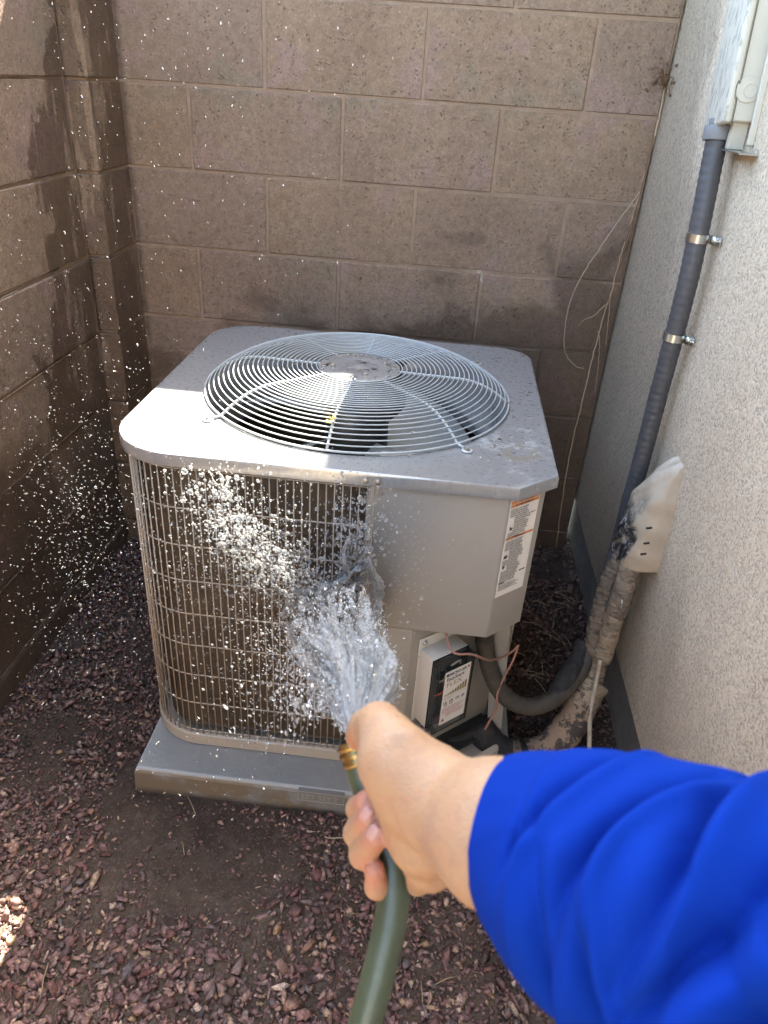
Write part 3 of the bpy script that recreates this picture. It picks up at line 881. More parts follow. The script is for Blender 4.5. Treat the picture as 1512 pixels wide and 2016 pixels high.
obj('inner_coil_face', cut_corner('inner_coil', np.array([(a.x, a.y, z) for z in (.10, .74) for a in _q]), np.array([(k, (k + 1) % _n, _n + (k + 1) % _n, _n + k) for k in range(_n)])), M_coil, coil)
obj('floor_pan', prism('floor_pan', None, [(dense(inset_path(.035)), .105), (dense(inset_path(.036)), .106)], cap_top=True), M_dark, ac)
# coil guard: vertical wires all round, from the control panel edge left round to the right side
gpath = inset_path(.004)
full = resample(dense(gpath), 1200)
def dist_along():
    # start at x=.418 on the front, going left (clockwise seen from above)
    k0 = min(range(1200), key=lambda k: (full[k] - Vector((.414, UY0 + .004, 0))).length)
    P = [full[(k0 - i) % 1200] for i in range(1200)]
    out = [P[0]]; L = 0; last = 0
    for i in range(1, 1200):
        L += (P[i] - P[i - 1]).length
        if L - last >= .0119: out.append(P[i]); last = L
        if P[i].x > .70 and P[i].y < -.92 and i > 200: break
    return out
posts = dist_along()
cg = obj('coil_guard', tube('edge_wire', [(.4185, UY0 + .006, .100), (.4185, UY0 + .006, .748)], .0030, 8), M_wire, ac)
wire_me = tube('wire', [(0, 0, .100), (0, 0, .425), (0, 0, .744)], .00125, 6); wire_me.materials.append(M_wire)
for p in posts:
    o = bpy.data.objects.new('vertical_wire', wire_me); link(o); o.parent = cg
    o.matrix_parent_inverse = Matrix.Identity(4)
    o.matrix_parent_inverse = (Matrix.Translation(ac.location)).inverted() @ Matrix.Identity(4)
    # coil_guard itself sits with its mesh in world coordinates, so cancel nothing further
    o.matrix_parent_inverse = Matrix.Identity(4)
    o.location = (p.x, p.y, 0)
for i in range(9):
    z = .108 + (.738 - .108) * i / 8
    inner = [((q - Vector((CXY[0], CXY[1], 0))) * .9935 + Vector((CXY[0], CXY[1], z))) for q in posts]
    obj('horizontal_wire', tube('horizontal_wire', inner, .00135, 6), M_wire, cg)

# control panel box (upper), lower cut-back panel, corner
CH0, CH1 = Vector((.652, -1.062, 0)), Vector((.718, -1.003, 0))
def panel(name, pts, z0, z1, mat, parent, bev=.0025, cap=True):
    bm = bmesh.new()
    lo = [bm.verts.new((x, y, z0)) for x, y in pts]; hi = [bm.verts.new((x, y, z1)) for x, y in pts]; n = len(pts)
    for i in range(n): bm.faces.new((lo[i], lo[(i + 1) % n], hi[(i + 1) % n], hi[i]))
    bm.faces.new(hi); bm.faces.new(lo[::-1])
    bmesh.ops.recalc_face_normals(bm, faces=bm.faces[:])
    if bev: bmesh.ops.bevel(bm, geom=bm.edges[:], offset=bev, segments=2, affect='EDGES', profile=.6)
    me = bpy.data.meshes.new(name); bm.to_mesh(me); bm.free(); smooth(me)
    try: me.set_sharp_from_angle(angle=math.radians(35))
    except Exception: pass
    return obj(name, me, mat, parent)
for q in ((.437, .735), (.437, .462)): screw('screw', (q[0], -1.0625, q[1]), (0, -1, 0), .0030, ac)
cp = panel('control_panel', [(.424, -1.062), (.652, -1.062), (.718, -1.003), (.718, -.925), (.424, -.925)], .450, .7475, M_body, ac)
lp = panel('lower_panel', [(.424, -1.0605), (.515, -1.0605), (.700, -.900), (.700, -.80), (.424, -.80)], .100, .4485, M_body2, ac, .002)
obj('corner_post', box('corner_post', (.4195, -1.0635, .100), (.4275, -1.050, .748), .0012, 1), M_wire, ac)
# bent valve plate at the lower right corner
def quad_plate(name, q, th, mat, parent):
    q = [Vector(a) for a in q]; n = (q[1] - q[0]).cross(q[3] - q[0]).normalized() * th
    V = [a for a in q] + [a + n for a in q]
    return obj(name, mesh(name, V, [(0, 1, 2, 3), (7, 6, 5, 4), (0, 4, 5, 1), (1, 5, 6, 2), (2, 6, 7, 3), (3, 7, 4, 0)], False), mat, parent)
quad_plate('valve_plate', [(.668, -.932, .449), (.708, -.938, .449), (.733, -.952, .105), (.700, -.945, .128)], .0015, M_body2, ac)

# warning label on the chamfered corner: white sheet, orange bands, print
e1 = (CH1 - CH0).normalized(); n1 = Vector((e1.y, -e1.x, 0)); zup = Vector((0, 0, 1))
LO = CH0 + n1 * .0004
lab = obj('warning_label', frame_box('label', LO, e1, zup, n1, (.004, .541, 0), (.074, .742, .0005)), M_label, cp)
def lb(name, a, b, c, d, mat, dep=.0008): return obj(name, frame_box(name, LO, e1, zup, n1, (a, c, .0005), (b, d, dep)), mat, lab)
lb('orange_band', .0055, .0725, .7345, .7405, M_orange); lb('orange_band', .0055, .0725, .7275, .7335, M_orange)
lb('orange_band', .0055, .0725, .6625, .6675, M_orange)
lines = []
def ln(txt, x, z, s, sx=.9): lines.append(text_mesh(txt, s, LO + n1 * .0011 + e1 * x + zup * z, e1, zup, bold=.0001, sx=sx))
ln('▲ WARNING', .026, .7355, .0058); ln('▲ AVERTISSEMENT', .016, .7286, .0056)
T = ['ELECTRICAL SHOCK HAZARD', "RISQUE D'ELECTROCUTION", 'WARNING: RISK OF ELECTRIC', 'SHOCK. CAN CAUSE INJURY OR', 'DEATH: DISCONNECT ALL REMOTE', 'ELECTRIC POWER SUPPLIES', 'BEFORE SERVICING.', 'ATTENTION: RISQUE DE', 'DECHARGE ELECTRIQUE', 'POUVANT CAUSER DES', 'BLESSURES OU LA MORT:', 'DECONNECTER TOUTES LES', "ALIMENTATIONS ELECTRIQUES", "AVANT L'ENTRETIEN."]
for i, s in enumerate(T):
    z = .7225 - i * .0043; ind = .019 if 4 <= i <= 10 else .007
    ln(s, ind, z - .001, .0040, .78)
ln('▲ WARNING', .028, .6635, .0044)
for i in range(27):
    z = .6585 - i * .0033
    if z < .570: break
    ind = .020 if (5 < i < 12 or 15 < i < 19) else .007
    ln(random.choice(['EXPLOSION HAZARD. SERVICE PERSONNEL', 'LEAKS CAN CAUSE INJURY. TURN OFF', 'READ MANUAL BEFORE INSTALLATION', 'PELIGRO. APAGUE LA UNIDAD ANTES', 'SYSTEM CONTAINS OIL AND REFRIGERANT']), ind, z - .001, .0029, .75 if ind < .01 else .62)
for i in range(4): ln('INSTALLATION MUST CONFORM TO LOCAL CODES' if i % 2 else 'WHEN NO LOCAL CODES APPLY, NEC CODE', .007, .5655 - i * .0035, .0029, .72)
obj('print', join_meshes('print', lines), M_ink, lab)
# pictograms: struck hand, flame, boot
def picto(name, poly, x, z, s):
    P = [LO + n1 * .0009 + e1 * (x + a * s) + zup * (z + b * s) for a, b in poly]
    return obj(name, mesh(name, P, [tuple(range(len(P)))], False), M_ink, lab)
picto('pictogram', [(0, .9), (.35, .75), (.5, 1), (.65, .55), (1, .6), (.95, .2), (.6, 0), (.45, .3), (.2, .35), (.4, .6)], .0075, .681, .010)
picto('pictogram', [(.1, 0), (.9, 0), (1, .45), (.8, .95), (.7, .5), (.55, 1), (.4, .55), (.25, .8), (0, .4)], .0080, .624, .009)
picto('pictogram', [(.1, .1), (.6, 0), (1, .5), (.8, .9), (.3, .9), (0, .5)], .0085, .602, .0065)
lb('black_bar', .055, .070, .5835, .5855, M_ink, .0010); lb('black_bar', .007, .021, .5695, .5715, M_ink, .0010)

# ------------------------------------------------------------------ soft starter box on the cut-back panel
D0, D1 = Vector((.515, -1.0605, 0)), Vector((.700, -.900, 0))
e2 = (D1 - D0).normalized(); n2 = Vector((e2.y, -e2.x, 0))
sb = empty('starter_box', D0 + e2 * .062 + zup * .30, label='small beige control box with clear cover screwed to the lower panel', cat='control box')
DO = D0 + n2 * .001
def sbx(name, lo, hi, mat, parent=sb, bev=.0015, **k): return obj(name, frame_box(name, DO, e2, zup, n2, lo, hi, bev), mat, parent, **k)
sbx('back_flange', (.018, .204, 0), (.112, .418, .003), M_white)
sbx('housing', (.020, .217, .003), (.108, .396, .043), M_white, bev=.003)
cov = sbx('clear_cover', (.020, .219, .0435), (.108, .394, .064), M_clear, bev=.002)
# inside the cover
sbx('circuit_board', (.024, .224, .0437), (.104, .389, .0460), simple('board', (.10, .11, .11), .5), cov, 0)
for i in range(16):
    a = random.uniform(.026, .09); c = random.uniform(.226, .375); s = random.uniform(.005, .013)
    sbx('component', (a, c, .046), (a + s, c + s * 1.2, .046 + random.uniform(.003, .011)), random.choice([M_dark, M_dark, simple('capacitor', (.10, .06, .05), .4), M_white, simple('relay', (.25, .23, .20), .5)]), cov, .0006)
obj('orange_lead', tube('orange_lead', catmull([DO + e2 * .021 + zup * .318 + n2 * .058, DO + e2 * .034 + zup * .322 + n2 * .0615, DO + e2 * .048 + zup * .326 + n2 * .058], 6), .0016, 8), simple('orange lead', (.85, .13, .04), .4), cov)
obj('white_lead', tube('white_lead', catmull([DO + e2 * .060 + zup * .372 + n2 * .052, DO + e2 * .072 + zup * .386 + n2 * .060, DO + e2 * .080 + zup * .372 + n2 * .056], 6), .0018, 8), M_white, cov)
M_edge = simple('dark cover edge', (.03, .03, .03), .2)
for lo, hi in (((.0195, .218, .0425), (.1085, .2195, .0445)), ((.0195, .3935, .0425), (.1085, .395, .0445)), ((.0195, .2195, .0425), (.021, .3935, .0445)), ((.107, .2195, .0425), (.1085, .3935, .0445)),
               ((.0195, .218, .0632), (.1085, .2194, .0646)), ((.0195, .3935, .0632), (.1085, .395, .0646)), ((.0195, .2194, .0632), (.0210, .3935, .0646)), ((.107, .2194, .0632), (.1085, .3935, .0646))):
    sbx('cover_edge', lo, hi, M_edge, cov, 0)
for a, c in ((.026, .226), (.102, .226), (.026, .387), (.102, .387)):
    obj('cover_post', lathe('cover_post', DO + e2 * a + zup * c + n2 * .0437, n2, [(.0045, 0), (.0045, .019), (.0035, .0215), (0, .0215)], 10), M_clear, cov)
st = sbx('sticker', (.036, .236, .0643), (.100, .374, .0650), M_label, cov, 0)
def stx(txt, x, z, s, mat, sx=1.0, bold=0.0): return obj('lettering', text_mesh(txt, s, DO + e2 * x + zup * z + n2 * .0653, e2, zup, bold=bold, sx=sx), mat, st)
stx('MICRO-AIR', .047, .3625, .0092, M_ink, .92, .0003)
sbx('logo', (.039, .3625, .0650), (.0455, .3688, .0654), M_ink, st, 0)
sbx('red_dot', (.092, .3640, .0650), (.0965, .3685, .0654), M_red, st, 0)
stx('EasyStart', .0405, .3500, .0125, M_ink, .95, .00025)
stx('FLEX', .0415, .3345, .0160, M_gold, 1.15)
for i in range(9): sbx('bar', (.041 + i * .0062, .3120, .0650), (.0455 + i * .0062, .3150 + .0165 * (i / 8) ** 1.3, .0654), M_gold, st, 0)
stx('SOFT START TECHNOLOGY FOR COMPRESSORS', .0385, .3065, .0031, M_gold, .85); stx('5 YEAR WARRANTY', .0385, .3025, .0031, M_ink, .85)
stx('UL  UK  CE  (S)', .0395, .2900, .0088, M_ink, .95, .0003); stx('US   CA', .0420, .2835, .0070, M_ink, .95, .0002)
for i, s in enumerate(['WARNING: RISK OF ELECTRIC SHOCK. TURN', 'OFF POWER BEFORE SERVICE. THIS DEVICE', 'CONTAINS HIGH VOLTAGE. WAIT FIVE', 'MINUTES AFTER DISCONNECT. REFER', 'SERVICING TO QUALIFIED PERSONS']):
    stx(s, .0385 if i < 3 else .050, .2755 - i * .0052, .0038, M_red, .70, .0001)
P3 = [DO + e2 * a + zup * c + n2 * .0654 for a, c in ((.0385, .2435), (.0480, .2435), (.0432, .2525))]
obj('red_triangle', mesh('red_triangle', P3, [(0, 1, 2)], False), M_red, st)
for a in (.030, .100): screw('screw', DO + e2 * a + zup * .407 + n2 * .003, n2, .0036, sb, M_steel)
obj('cable_gland', tube('cable_gland', catmull([DO + e2 * .045 + zup * .214 + n2 * .022, DO + e2 * .035 + zup * .200 + n2 * .030, DO + e2 * .012 + zup * .190 + n2 * .020, D0 + e2 * .002 + zup * .192 + n2 * .002], 6), .009, 12), M_conduit, sb)
# thin pinkish wires from under the control panel
wr = obj('wire', tube('wire', catmull([(.575, -1.045, .452), (.585, -1.075, .432), (.60, -1.085, .424), (.628, -1.075, .418), (.652, -1.06, .398), (.672, -1.03, .370), (.700, -.985, .342), (.722, -.958, .336), (.735, -.945, .345)], 8), .0024, 8), M_pinkw,
    label='thin pink control wire looping over the small box', cat='wire', group=None)
wr2 = obj('wire', tube('wire', catmull([(.735, -.945, .345), (.728, -.955, .31), (.716, -.962, .27), (.706, -.975, .235), (.708, -.985, .205), (.700, -.99, .175), (.690, -1.0, .150)], 8), .0024, 8), M_pinkw,
    label='short pink wire hanging down beside the valve plate', cat='wire')

# ------------------------------------------------------------------ service enclosure and conduits on the house wall
jb = empty('service_box', (.96, -.5, 1.45), label='beige electrical box mounted high on the stucco wall', cat='electrical box')
def jbox():
    bm = bmesh.new()
    prof = [(1.003, 0), (.963, 0), (.958, .004), (.930, .004), (.922, .009), (.9205, .02)]
    return None
YN, YF, ZB = -.6725, -.556, 1.306
def leaned(me):
    M = Matrix.Translation((0, YN, ZB)) @ Matrix.Rotation(-.17, 4, 'X') @ Matrix.Translation((0, -YN, -ZB)); me.transform(M); return me
obj('body', leaned(box('body', (.967, YN + .0015, ZB), (1.003, YF, 1.80), .002, 1)), M_boxp, jb)
cv = obj('cover', leaned(box('cover', (.952, YN - .001, ZB - .003), (.9668, YF - .003, 1.80), .005, 3)), M_boxp, jb)
obj('cover_side_bulge', leaned(lathe('bulge', (.982, YN + .003, 1.354), (0, -1, 0), [(.0205, -.002), (.0205, .0034), (.0198, .0042), (0, .0042)], 28)), M_boxp, cv)
obj('knockout_ring', leaned(tube('ring', [(.985 + .0105 * math.cos(a), YN - .0014, 1.352 + .0105 * math.sin(a)) for a in np.linspace(0, 2 * PI, 33)[:-1]], .0009, 6, closed=True)), M_boxp, cv)
seam = catmull([(.9668, YN - .001, 1.80), (.9668, YN - .001, 1.50), (.9668, YN - .001, 1.372), (.9630, YN - .0016, 1.366), (.9612, YN - .0016, 1.354), (.9630, YN - .0016, 1.340), (.9668, YN - .001, 1.334), (.9668, YN - .001, 1.304)], 6)
obj('seam', leaned(tube('seam', seam, .0008, 6)), simple('seam shadow gap', (.16, .15, .13), .8), cv)
fl = empty('wall_bracket', (.98, -.64, 1.28), label='small bent sheet metal bracket under the electrical box', cat='bracket')
obj('back_plate', box('back_plate', (.976, -.655, 1.262), (1.003, -.640, 1.304), .001, 1), M_boxp, fl)
obj('tray', box('tray', (.972, -.735, 1.259), (1.002, -.62, 1.2615)), M_steel, fl)
obj('side_strip', leaned(box('side_strip', (.994, -.692, 1.268), (1.0045, -.686, 1.80), .001, 1)), M_boxp, fl)

CY = -.635
def even(P, step):
    out = [P[0]]; acc = 0
    for a, b in zip(P[:-1], P[1:]):
        acc += (b - a).length
        if acc >= step: out.append(b); acc -= step
    return out
cond_pts = even(catmull([(.966, -.612, 1.298), (.967, -.622, 1.24), (.968, -.640, 1.15), (.970, -.652, 1.05), (.972, -.652, .93), (.973, -.648, .80), (.974, -.648, .66), (.973, -.648, .52), (.970, -.66, .44), (.955, -.70, .385), (.942, -.755, .35)], 60), .0038)
def ribs(i, k, t, a): return (1.022, .992, .972, .992)[i % 4]
cd = obj('electrical_conduit', tube('conduit', cond_pts, .0188, 18, rf=ribs, sm=True), M_conduit, cat='conduit',
    label='grey ribbed flexible conduit running down the stucco wall to the unit')
loop = even(catmull([(.932, -.80, .30), (.915, -.835, .250), (.885, -.875, .212), (.840, -.925, .192), (.785, -.952, .184), (.728, -.957, .208), (.692, -.955, .262), (.668, -.955, .335), (.652, -.962, .42), (.648, -.966, .455)], 60), .0042)
obj('flexible_whip', tube('whip', loop, .0190, 18, rf=ribs, sm=True), M_conduit_b, cat='conduit',
    label='dusty brown flexible conduit looping up into the control panel')
obj('coupling', lathe('coupling', (.966, -.611, 1.306), (.0, -.14, -1.0), [(.019, 0), (.019, .010), (.0245, .011), (.0250, .013), (.0250, .031), (.0238, .034), (.0195, .034)], 14), simple('pvc grey', (.22, .22, .23), .5), cd)
for (z, y, x) in ((1.112, -.645, .969), (.926, -.652, .972)):
    c = empty('pipe_clamp', (x, y, z), cat='pipe clamp', group='metal clamps holding the grey conduit',
        label='upper shiny metal clamp round the grey conduit' if z > 1 else 'lower shiny metal clamp round the grey conduit')
    obj('strap', lathe('strap', (x, y, z - .008), (0.02, 0, 1), [(.0195, 0), (.0212, .0005), (.0212, .0155), (.0195, .016)], 24), M_steel, c)
    obj('ear', join_meshes('ear', [box('ear', (.9905, y - .020, z - .0075), (.9925, y - .004, z + .0075)), box('ear', (.9905, y - .0215, z - .0075), (1.003, y - .0195, z + .0075)), box('ear', (1.0005, y - .036, z - .0085), (1.003, y - .020, z + .0085), .0008, 1)]), M_steel, c)
    screw('screw', (1.0005, y - .028, z), (-1, 0, 0), .0024, c, M_steel)

# stucco pipe cover bulging out of the wall
def bump_cover():
    V = []; F = []; nz, ny = 56, 64
    for i in range(nz):
        t = i / (nz - 1); z = .487 + .236 * t
        dep = .074 * (1 - t ** 2.9) ** .62 + .0005; cy = -.782 - .008 * t; wy = .064 * (1 - .60 * t ** 2.6)
        for j in range(ny):
            s = -1 + 2 * j / (ny - 1)
            # boxy section: flat near face, rounded shoulder, flat outer face
            h = max(0, 1 - abs(s) ** 4.5) ** .46
            yy = cy + s * wy + (1 - h) * .006 * (1 if s < 0 else -1)
            x = WX + .004 - dep * h * (1 + .16 * s * h) + h * (.0030 * math.sin(13 * t + 5 * s) + .0013 * math.sin(21 * t - 4 * s) + .0006 * math.sin(47 * t + 11 * s))
            V.append((x, yy + .0015 * math.sin(23 * t + 40 * x), z + .010 * max(0, WX - x) / .07 * -1))
    for i in range(nz - 1):
        for j in range(ny - 1): F.append((i * ny + j, i * ny + j + 1, (i + 1) * ny + j + 1, (i + 1) * ny + j))
    # lower lip folds inward
    b = len(V)
    for j in range(ny):
        x, y, z = V[j]; V.append((WX + .004 - (WX + .004 - x) * .88, -.782 + (y + .782) * .90, z + .002))
    for j in range(ny - 1): F.append((b + j, b + j + 1, j + 1, j))
    c = len(V)
    for j in range(ny):
        x, y, z = V[b + j]; V.append((x, y, z + .05))
    for j in range(ny - 1): F.append((c + j, c + j + 1, b + j + 1, b + j))
    return mesh('cover', V, F)
M_cover = None
def cover_material():
    t = NT('pipe cover mortar'); p = t.pos(); x, y, z = t.xyz(p)[0:3]
    c = t.mix(t.noise(p, 14, 4, .6), (.46, .38, .29), (.40, .33, .25))
    up = t.smoothstep(t.math('ADD', z, t.math('MULTIPLY', x, -.9)), -.20, -.14)
    flake = t.smoothstep(t.noise(p, 60, 4, .7), .45, .52)
    c = t.mix(t.math('MULTIPLY', up, flake), c, (.60, .58, .54))
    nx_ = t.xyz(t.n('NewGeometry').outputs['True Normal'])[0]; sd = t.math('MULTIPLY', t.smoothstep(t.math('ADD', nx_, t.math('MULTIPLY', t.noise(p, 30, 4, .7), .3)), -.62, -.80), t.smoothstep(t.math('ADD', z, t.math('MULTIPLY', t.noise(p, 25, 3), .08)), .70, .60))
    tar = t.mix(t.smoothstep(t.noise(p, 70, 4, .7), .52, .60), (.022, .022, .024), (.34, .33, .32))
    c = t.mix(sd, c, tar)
    t.bsdf(Base_Color=c, Roughness=.55, Normal=t.bump(t.math('ADD', t.noise(p, 22, 4, .6), t.math('MULTIPLY', t.noise(p, 90, 4), .5)), .003, .8)); return t.m
pc = obj('pipe_cover', bump_cover(), cover_material(), cat='pipe cover', label='lumpy tan mortar hood covering the pipes leaving the stucco wall')
M_hole = simple('screw hole', (.03, .025, .02), .9)
for (u, v) in ((1274, 1040), (1269, 1070), (1263, 1091)):
    d = (at(u, v, 1) - CAM).normalized()
    tt = (.935 - CAM.x) / d.x; q = CAM + d * tt
    obj('crack', lathe('crack', q, (-1, -.4, 0), [(.0022, -.010), (.0022, .0015), (0, .0015)], 5), M_hole, pc)

# refrigerant line bundle: taped tubes, bare wrap and insulated elbow
rb = empty('refrigerant_lines', (.93, -.85, .30), label='taped refrigerant pipe bundle dropping from the wall to the unit', cat='pipe')
def rough_rf(seed, amp=.06, wr=0.0):
    r = random.Random(seed); ph = [r.uniform(0, 6.28) for _ in range(6)]
    def f(i, k, t, a):
        v = 1 + amp * (.5 * math.sin(a * 2 + t * 9 + ph[0]) + .4 * math.sin(a * 3 - t * 17 + ph[1]) + .3 * math.sin(t * 43 + ph[2] + a))
        if wr: v += wr * (i % 3 == 0) + wr * .6 * math.sin(a * 5 + i * .9)
        return v
    return f
obj('taped_tube', tube('taped_tube', catmull([(.950, -.770, .492), (.941, -.778, .452), (.930, -.792, .41), (.924, -.806, .36), (.922, -.820, .305), (.924, -.832, .262)], 12), [.015 + .0055 * min(1, i / 14) for i in range(61)], 22, rf=rough_rf(1, .05, .11)), M_tape, rb)
obj('painted_tube', tube('painted_tube', catmull([(.962, -.800, .520), (.958, -.812, .47), (.952, -.828, .42), (.946, -.838, .37), (.942, -.846, .31), (.938, -.852, .25)], 12), [.021 + .001 * math.sin(i * .7) for i in range(61)], 20, rf=rough_rf(2, .05, .03)), M_tape2, rb)
obj('tape_wrap', tube('tape_wrap', catmull([(.953, -.825, .428), (.950, -.833, .405), (.947, -.837, .372)], 6), .0236, 16, rf=rough_rf(8, .06, .03)), M_tape, rb)
for a in range(3):
    quad_plate('tape_flap', [(.935 + a * .004, -.842 - a * .004, .432 - a * .008), (.943 + a * .004, -.852 - a * .004, .428 - a * .008), (.945 + a * .003, -.858, .392 - a * .006), (.936, -.850, .398)], .0008, M_label if a == 1 else M_tape, rb)
obj('neck_wrap', tube('neck_wrap', catmull([(.936, -.838, .272), (.934, -.848, .235), (.931, -.860, .195), (.926, -.875, .165)], 8), [.028, .028, .026, .024, .021, .019, .019, .019, .020] + [.021] * 16, 18, rf=rough_rf(3, .07, .02)), M_tape2, rb)
obj('collar_wrap', tube('collar_wrap', catmull([(.934, -.862, .192), (.918, -.884, .168), (.902, -.902, .148)], 8), .0335, 18, rf=rough_rf(4, .06)), M_tape2, rb)
obj('elbow', tube('elbow', catmull([(.920, -.880, .168), (.895, -.912, .128), (.868, -.940, .092), (.838, -.960, .066), (.800, -.972, .055)], 10), .0365, 20, rf=rough_rf(5, .05)), M_cork, rb)
obj('insulation', tube('insulation', catmull([(.812, -.970, .058), (.780, -.975, .054), (.740, -.975, .062), (.705, -.965, .085), (.680, -.95, .115)], 10), .0335, 20, rf=rough_rf(6, .05)), M_foam, rb)
obj('tape_band', tube('tape_band', catmull([(.777, -.975, .054), (.765, -.976, .0545), (.755, -.976, .056)], 4), .0355, 20, rf=rough_rf(9, .03)), M_tape, rb)
dl = obj('drain_line', tube('drain_line', catmull([(.905, -.815, .262), (.890, -.845, .238), (.868, -.880, .222), (.84, -.92, .19)], 8), .0205, 16, rf=rough_rf(11, .06)), M_foam, rb)
obj('cord', tube('cord', catmull([(.930, -.872, .268), (.929, -.882, .240), (.925, -.905, .200), (.922, -.925, .160), (.925, -.955, .115), (.930, -.99, .06), (.934, -1.03, .004)], 10), .0052, 10), M_cord,
    cat='cord', label='pale cord hanging from the pipe bundle down to the rock')
# brass service valve low by the lower panel
sv = empty('service_valve', (.60, -.985, .11), label='dark brass service valve at the foot of the unit', cat='valve')
obj('valve_body', lathe('valve_body', (.605, -1.000, .095), (.3, -1, .1), [(.010, 0), (.010, .02), (.015, .022), (.015, .036), (.009, .038), (.009, .05), (0, .05)], 12), simple('old brass', (.16, .11, .05), .45, .7), sv)
obj('pipe_stub', tube('pipe_stub', catmull([(.690, -.96, .11), (.65, -.985, .105), (.615, -1.0, .100)], 6), .009, 10), M_foam, sv)

# ------------------------------------------------------------------ dry vines in the corner by the stucco wall
dv = empty('dry_vine', (.985, -.03, .0), label='dead climbing vine hanging in the gap beside the stucco wall', cat='vine')
def stem(P, r0, r1, mat=M_straw):
    Q = catmull(P, 10); n = len(Q)
    Q = [q + Vector((random.gauss(0, .0007), random.gauss(0, .0007), 0)) for q in Q]
    obj('stem', tube('stem', Q, [r0 + (r1 - r0) * i / (n - 1) for i in range(n)], 6), mat, dv)
stem([(.993, -.02, 1.352), (.994, -.022, 1.28), (.991, -.022, 1.18), (.985, -.022, 1.08), (.974, -.025, .95), (.962, -.03, .82), (.952, -.04, .68), (.946, -.05, .52), (.942, -.06, .34), (.955, -.08, .05)], .0026, .0018)
stem([(.990, -.03, 1.25), (.986, -.03, 1.12), (.972, -.035, .95), (.955, -.04, .80), (.938, -.05, .66), (.932, -.06, .5), (.930, -.06, .30), (.94, -.08, .04)], .0016, .0012, simple('brown stem', (.20, .10, .06), .8))
stem([(.985, -.03, 1.121), (.945, -.06, 1.06), (.906, -.06, .978), (.872, -.06, .90), (.856, -.06, .83), (.856, -.06, .75), (.870, -.06, .69), (.905, -.06, .655), (.93, -.06, .65)], .0016, .0010)
stem([(.975, -.03, 1.0), (.965, -.05, .93), (.962, -.06, .86), (.968, -.06, .80), (.980, -.05, .72)], .0012, .0009)
stem([(.960, -.03, .83), (.930, -.05, .80), (.905, -.06, .79), (.890, -.06, .77)], .0012, .0006)
stem([(.952, -.03, .76), (.962, -.05, .72), (.972, -.05, .65), (.974, -.06, .58)], .0012, .0006)
for i in range(26):
    a = random.uniform(0, 6.28); r = random.uniform(.01, .045); c = Vector((.985, -.035, 1.372))
    q = c + Vector((r * math.cos(a) * .9 - .012, random.uniform(-.03, 0), r * math.sin(a) * 1.0))
    stem([c + Vector((0, 0, -.02)), c.lerp(q, .6) + Vector((0, 0, .008)), q], .0007, .0005, M_straw2)
    o = obj('seed_head', lathe('seed_head', q, (random.gauss(0, 1), random.gauss(0, 1), 1), [(0, -.005), (.003, -.002), (.0034, .001), (0, .005)], 6), M_straw2, dv)
# dead leaves and stalks on the ground behind the bundle
for i, (x, y, z, s) in enumerate(((1.0, -.20, .03, .022), (.985, -.26, .02, .018))):
    bm = bmesh.new(); n = 8
    vs = [bm.verts.new((x + s * math.cos(t) * .45, y + .01 * math.sin(3 * t), z + s * math.sin(t))) for t in np.linspace(0, 6.28, n)[:-1]]
    bm.faces.new(vs); me = bpy.data.meshes.new('dead_leaf'); bm.to_mesh(me); bm.free()
    o = obj('dead_leaf', me, simple('tan leaf', (.24, .16, .12), .8), cat='leaf', label='upper curled tan dead leaf against the footing' if i == 0 else 'lower curled tan dead leaf against the footing')
    sm_ = o.modifiers.new('thick', 'SOLIDIFY'); sm_.thickness = .0012
tw = []
for i in range(47):
    if i < 40: x, y = random.uniform(.76, 1.0), random.uniform(-.75, -.12)
    else: x, y = random.uniform(-.4, .9), random.uniform(-1.6, -1.15)
    if .74 > x > -.04 and y > -1.15: continue
    a = random.uniform(0, PI); L = random.uniform(.012, .045) * (1.0 if i < 40 else .7)
    z = float(gz(np.array([x]), np.array([y]))[0]) + .007
    tw.append(tube('twig', [(x - L * math.cos(a), y - L * math.sin(a), z), (x, y, z + .006), (x + L * math.cos(a), y + L * math.sin(a), z + .002)], .0009, 5))
obj('plant_litter', join_meshes('plant_litter', tw), M_straw, kind='stuff', label='thin dry stalks and grass bits scattered on the rock')
stx1 = obj('straw_stalk', tube('straw_stalk', catmull([at(652, 1640, 1.0).to_tuple() and (.381, -1.205, .013), (.395, -1.208, .016), (.412, -1.203, .014), (.425, -1.200, .010)], 5), .0016, 6), M_cord, cat='straw', label='short pale straw lying on the rock by the pad plate')

# yellow dried leaf caught on the guard
yl = empty('dried_leaf', (.338, -.955, .815), label='crumpled yellow leaf caught on the fan guard spoke', cat='leaf')
for i in range(11):
    a = random.uniform(0, 6.28); c = Vector((.338 + random.gauss(0, .004), -.957 + random.gauss(0, .010), .815))
    L = random.uniform(.007, .015); t = Vector((math.cos(a), math.sin(a), random.uniform(-.1, .5))).normalized(); b = t.cross(Vector((random.gauss(0, 1), random.gauss(0, 1), 1))).normalized() * .0035
    V = [c, c + t * L * .5 + b, c + t * L, c + t * L * .5 - b]
    V += [v + Vector((0, 0, .0008)) for v in V]
    obj('leaf_blade', mesh('leaf_blade', V, [(0, 1, 2, 3), (7, 6, 5, 4), (0, 4, 5, 1), (1, 5, 6, 2), (2, 6, 7, 3), (3, 7, 4, 0)], False), M_leaf, yl)

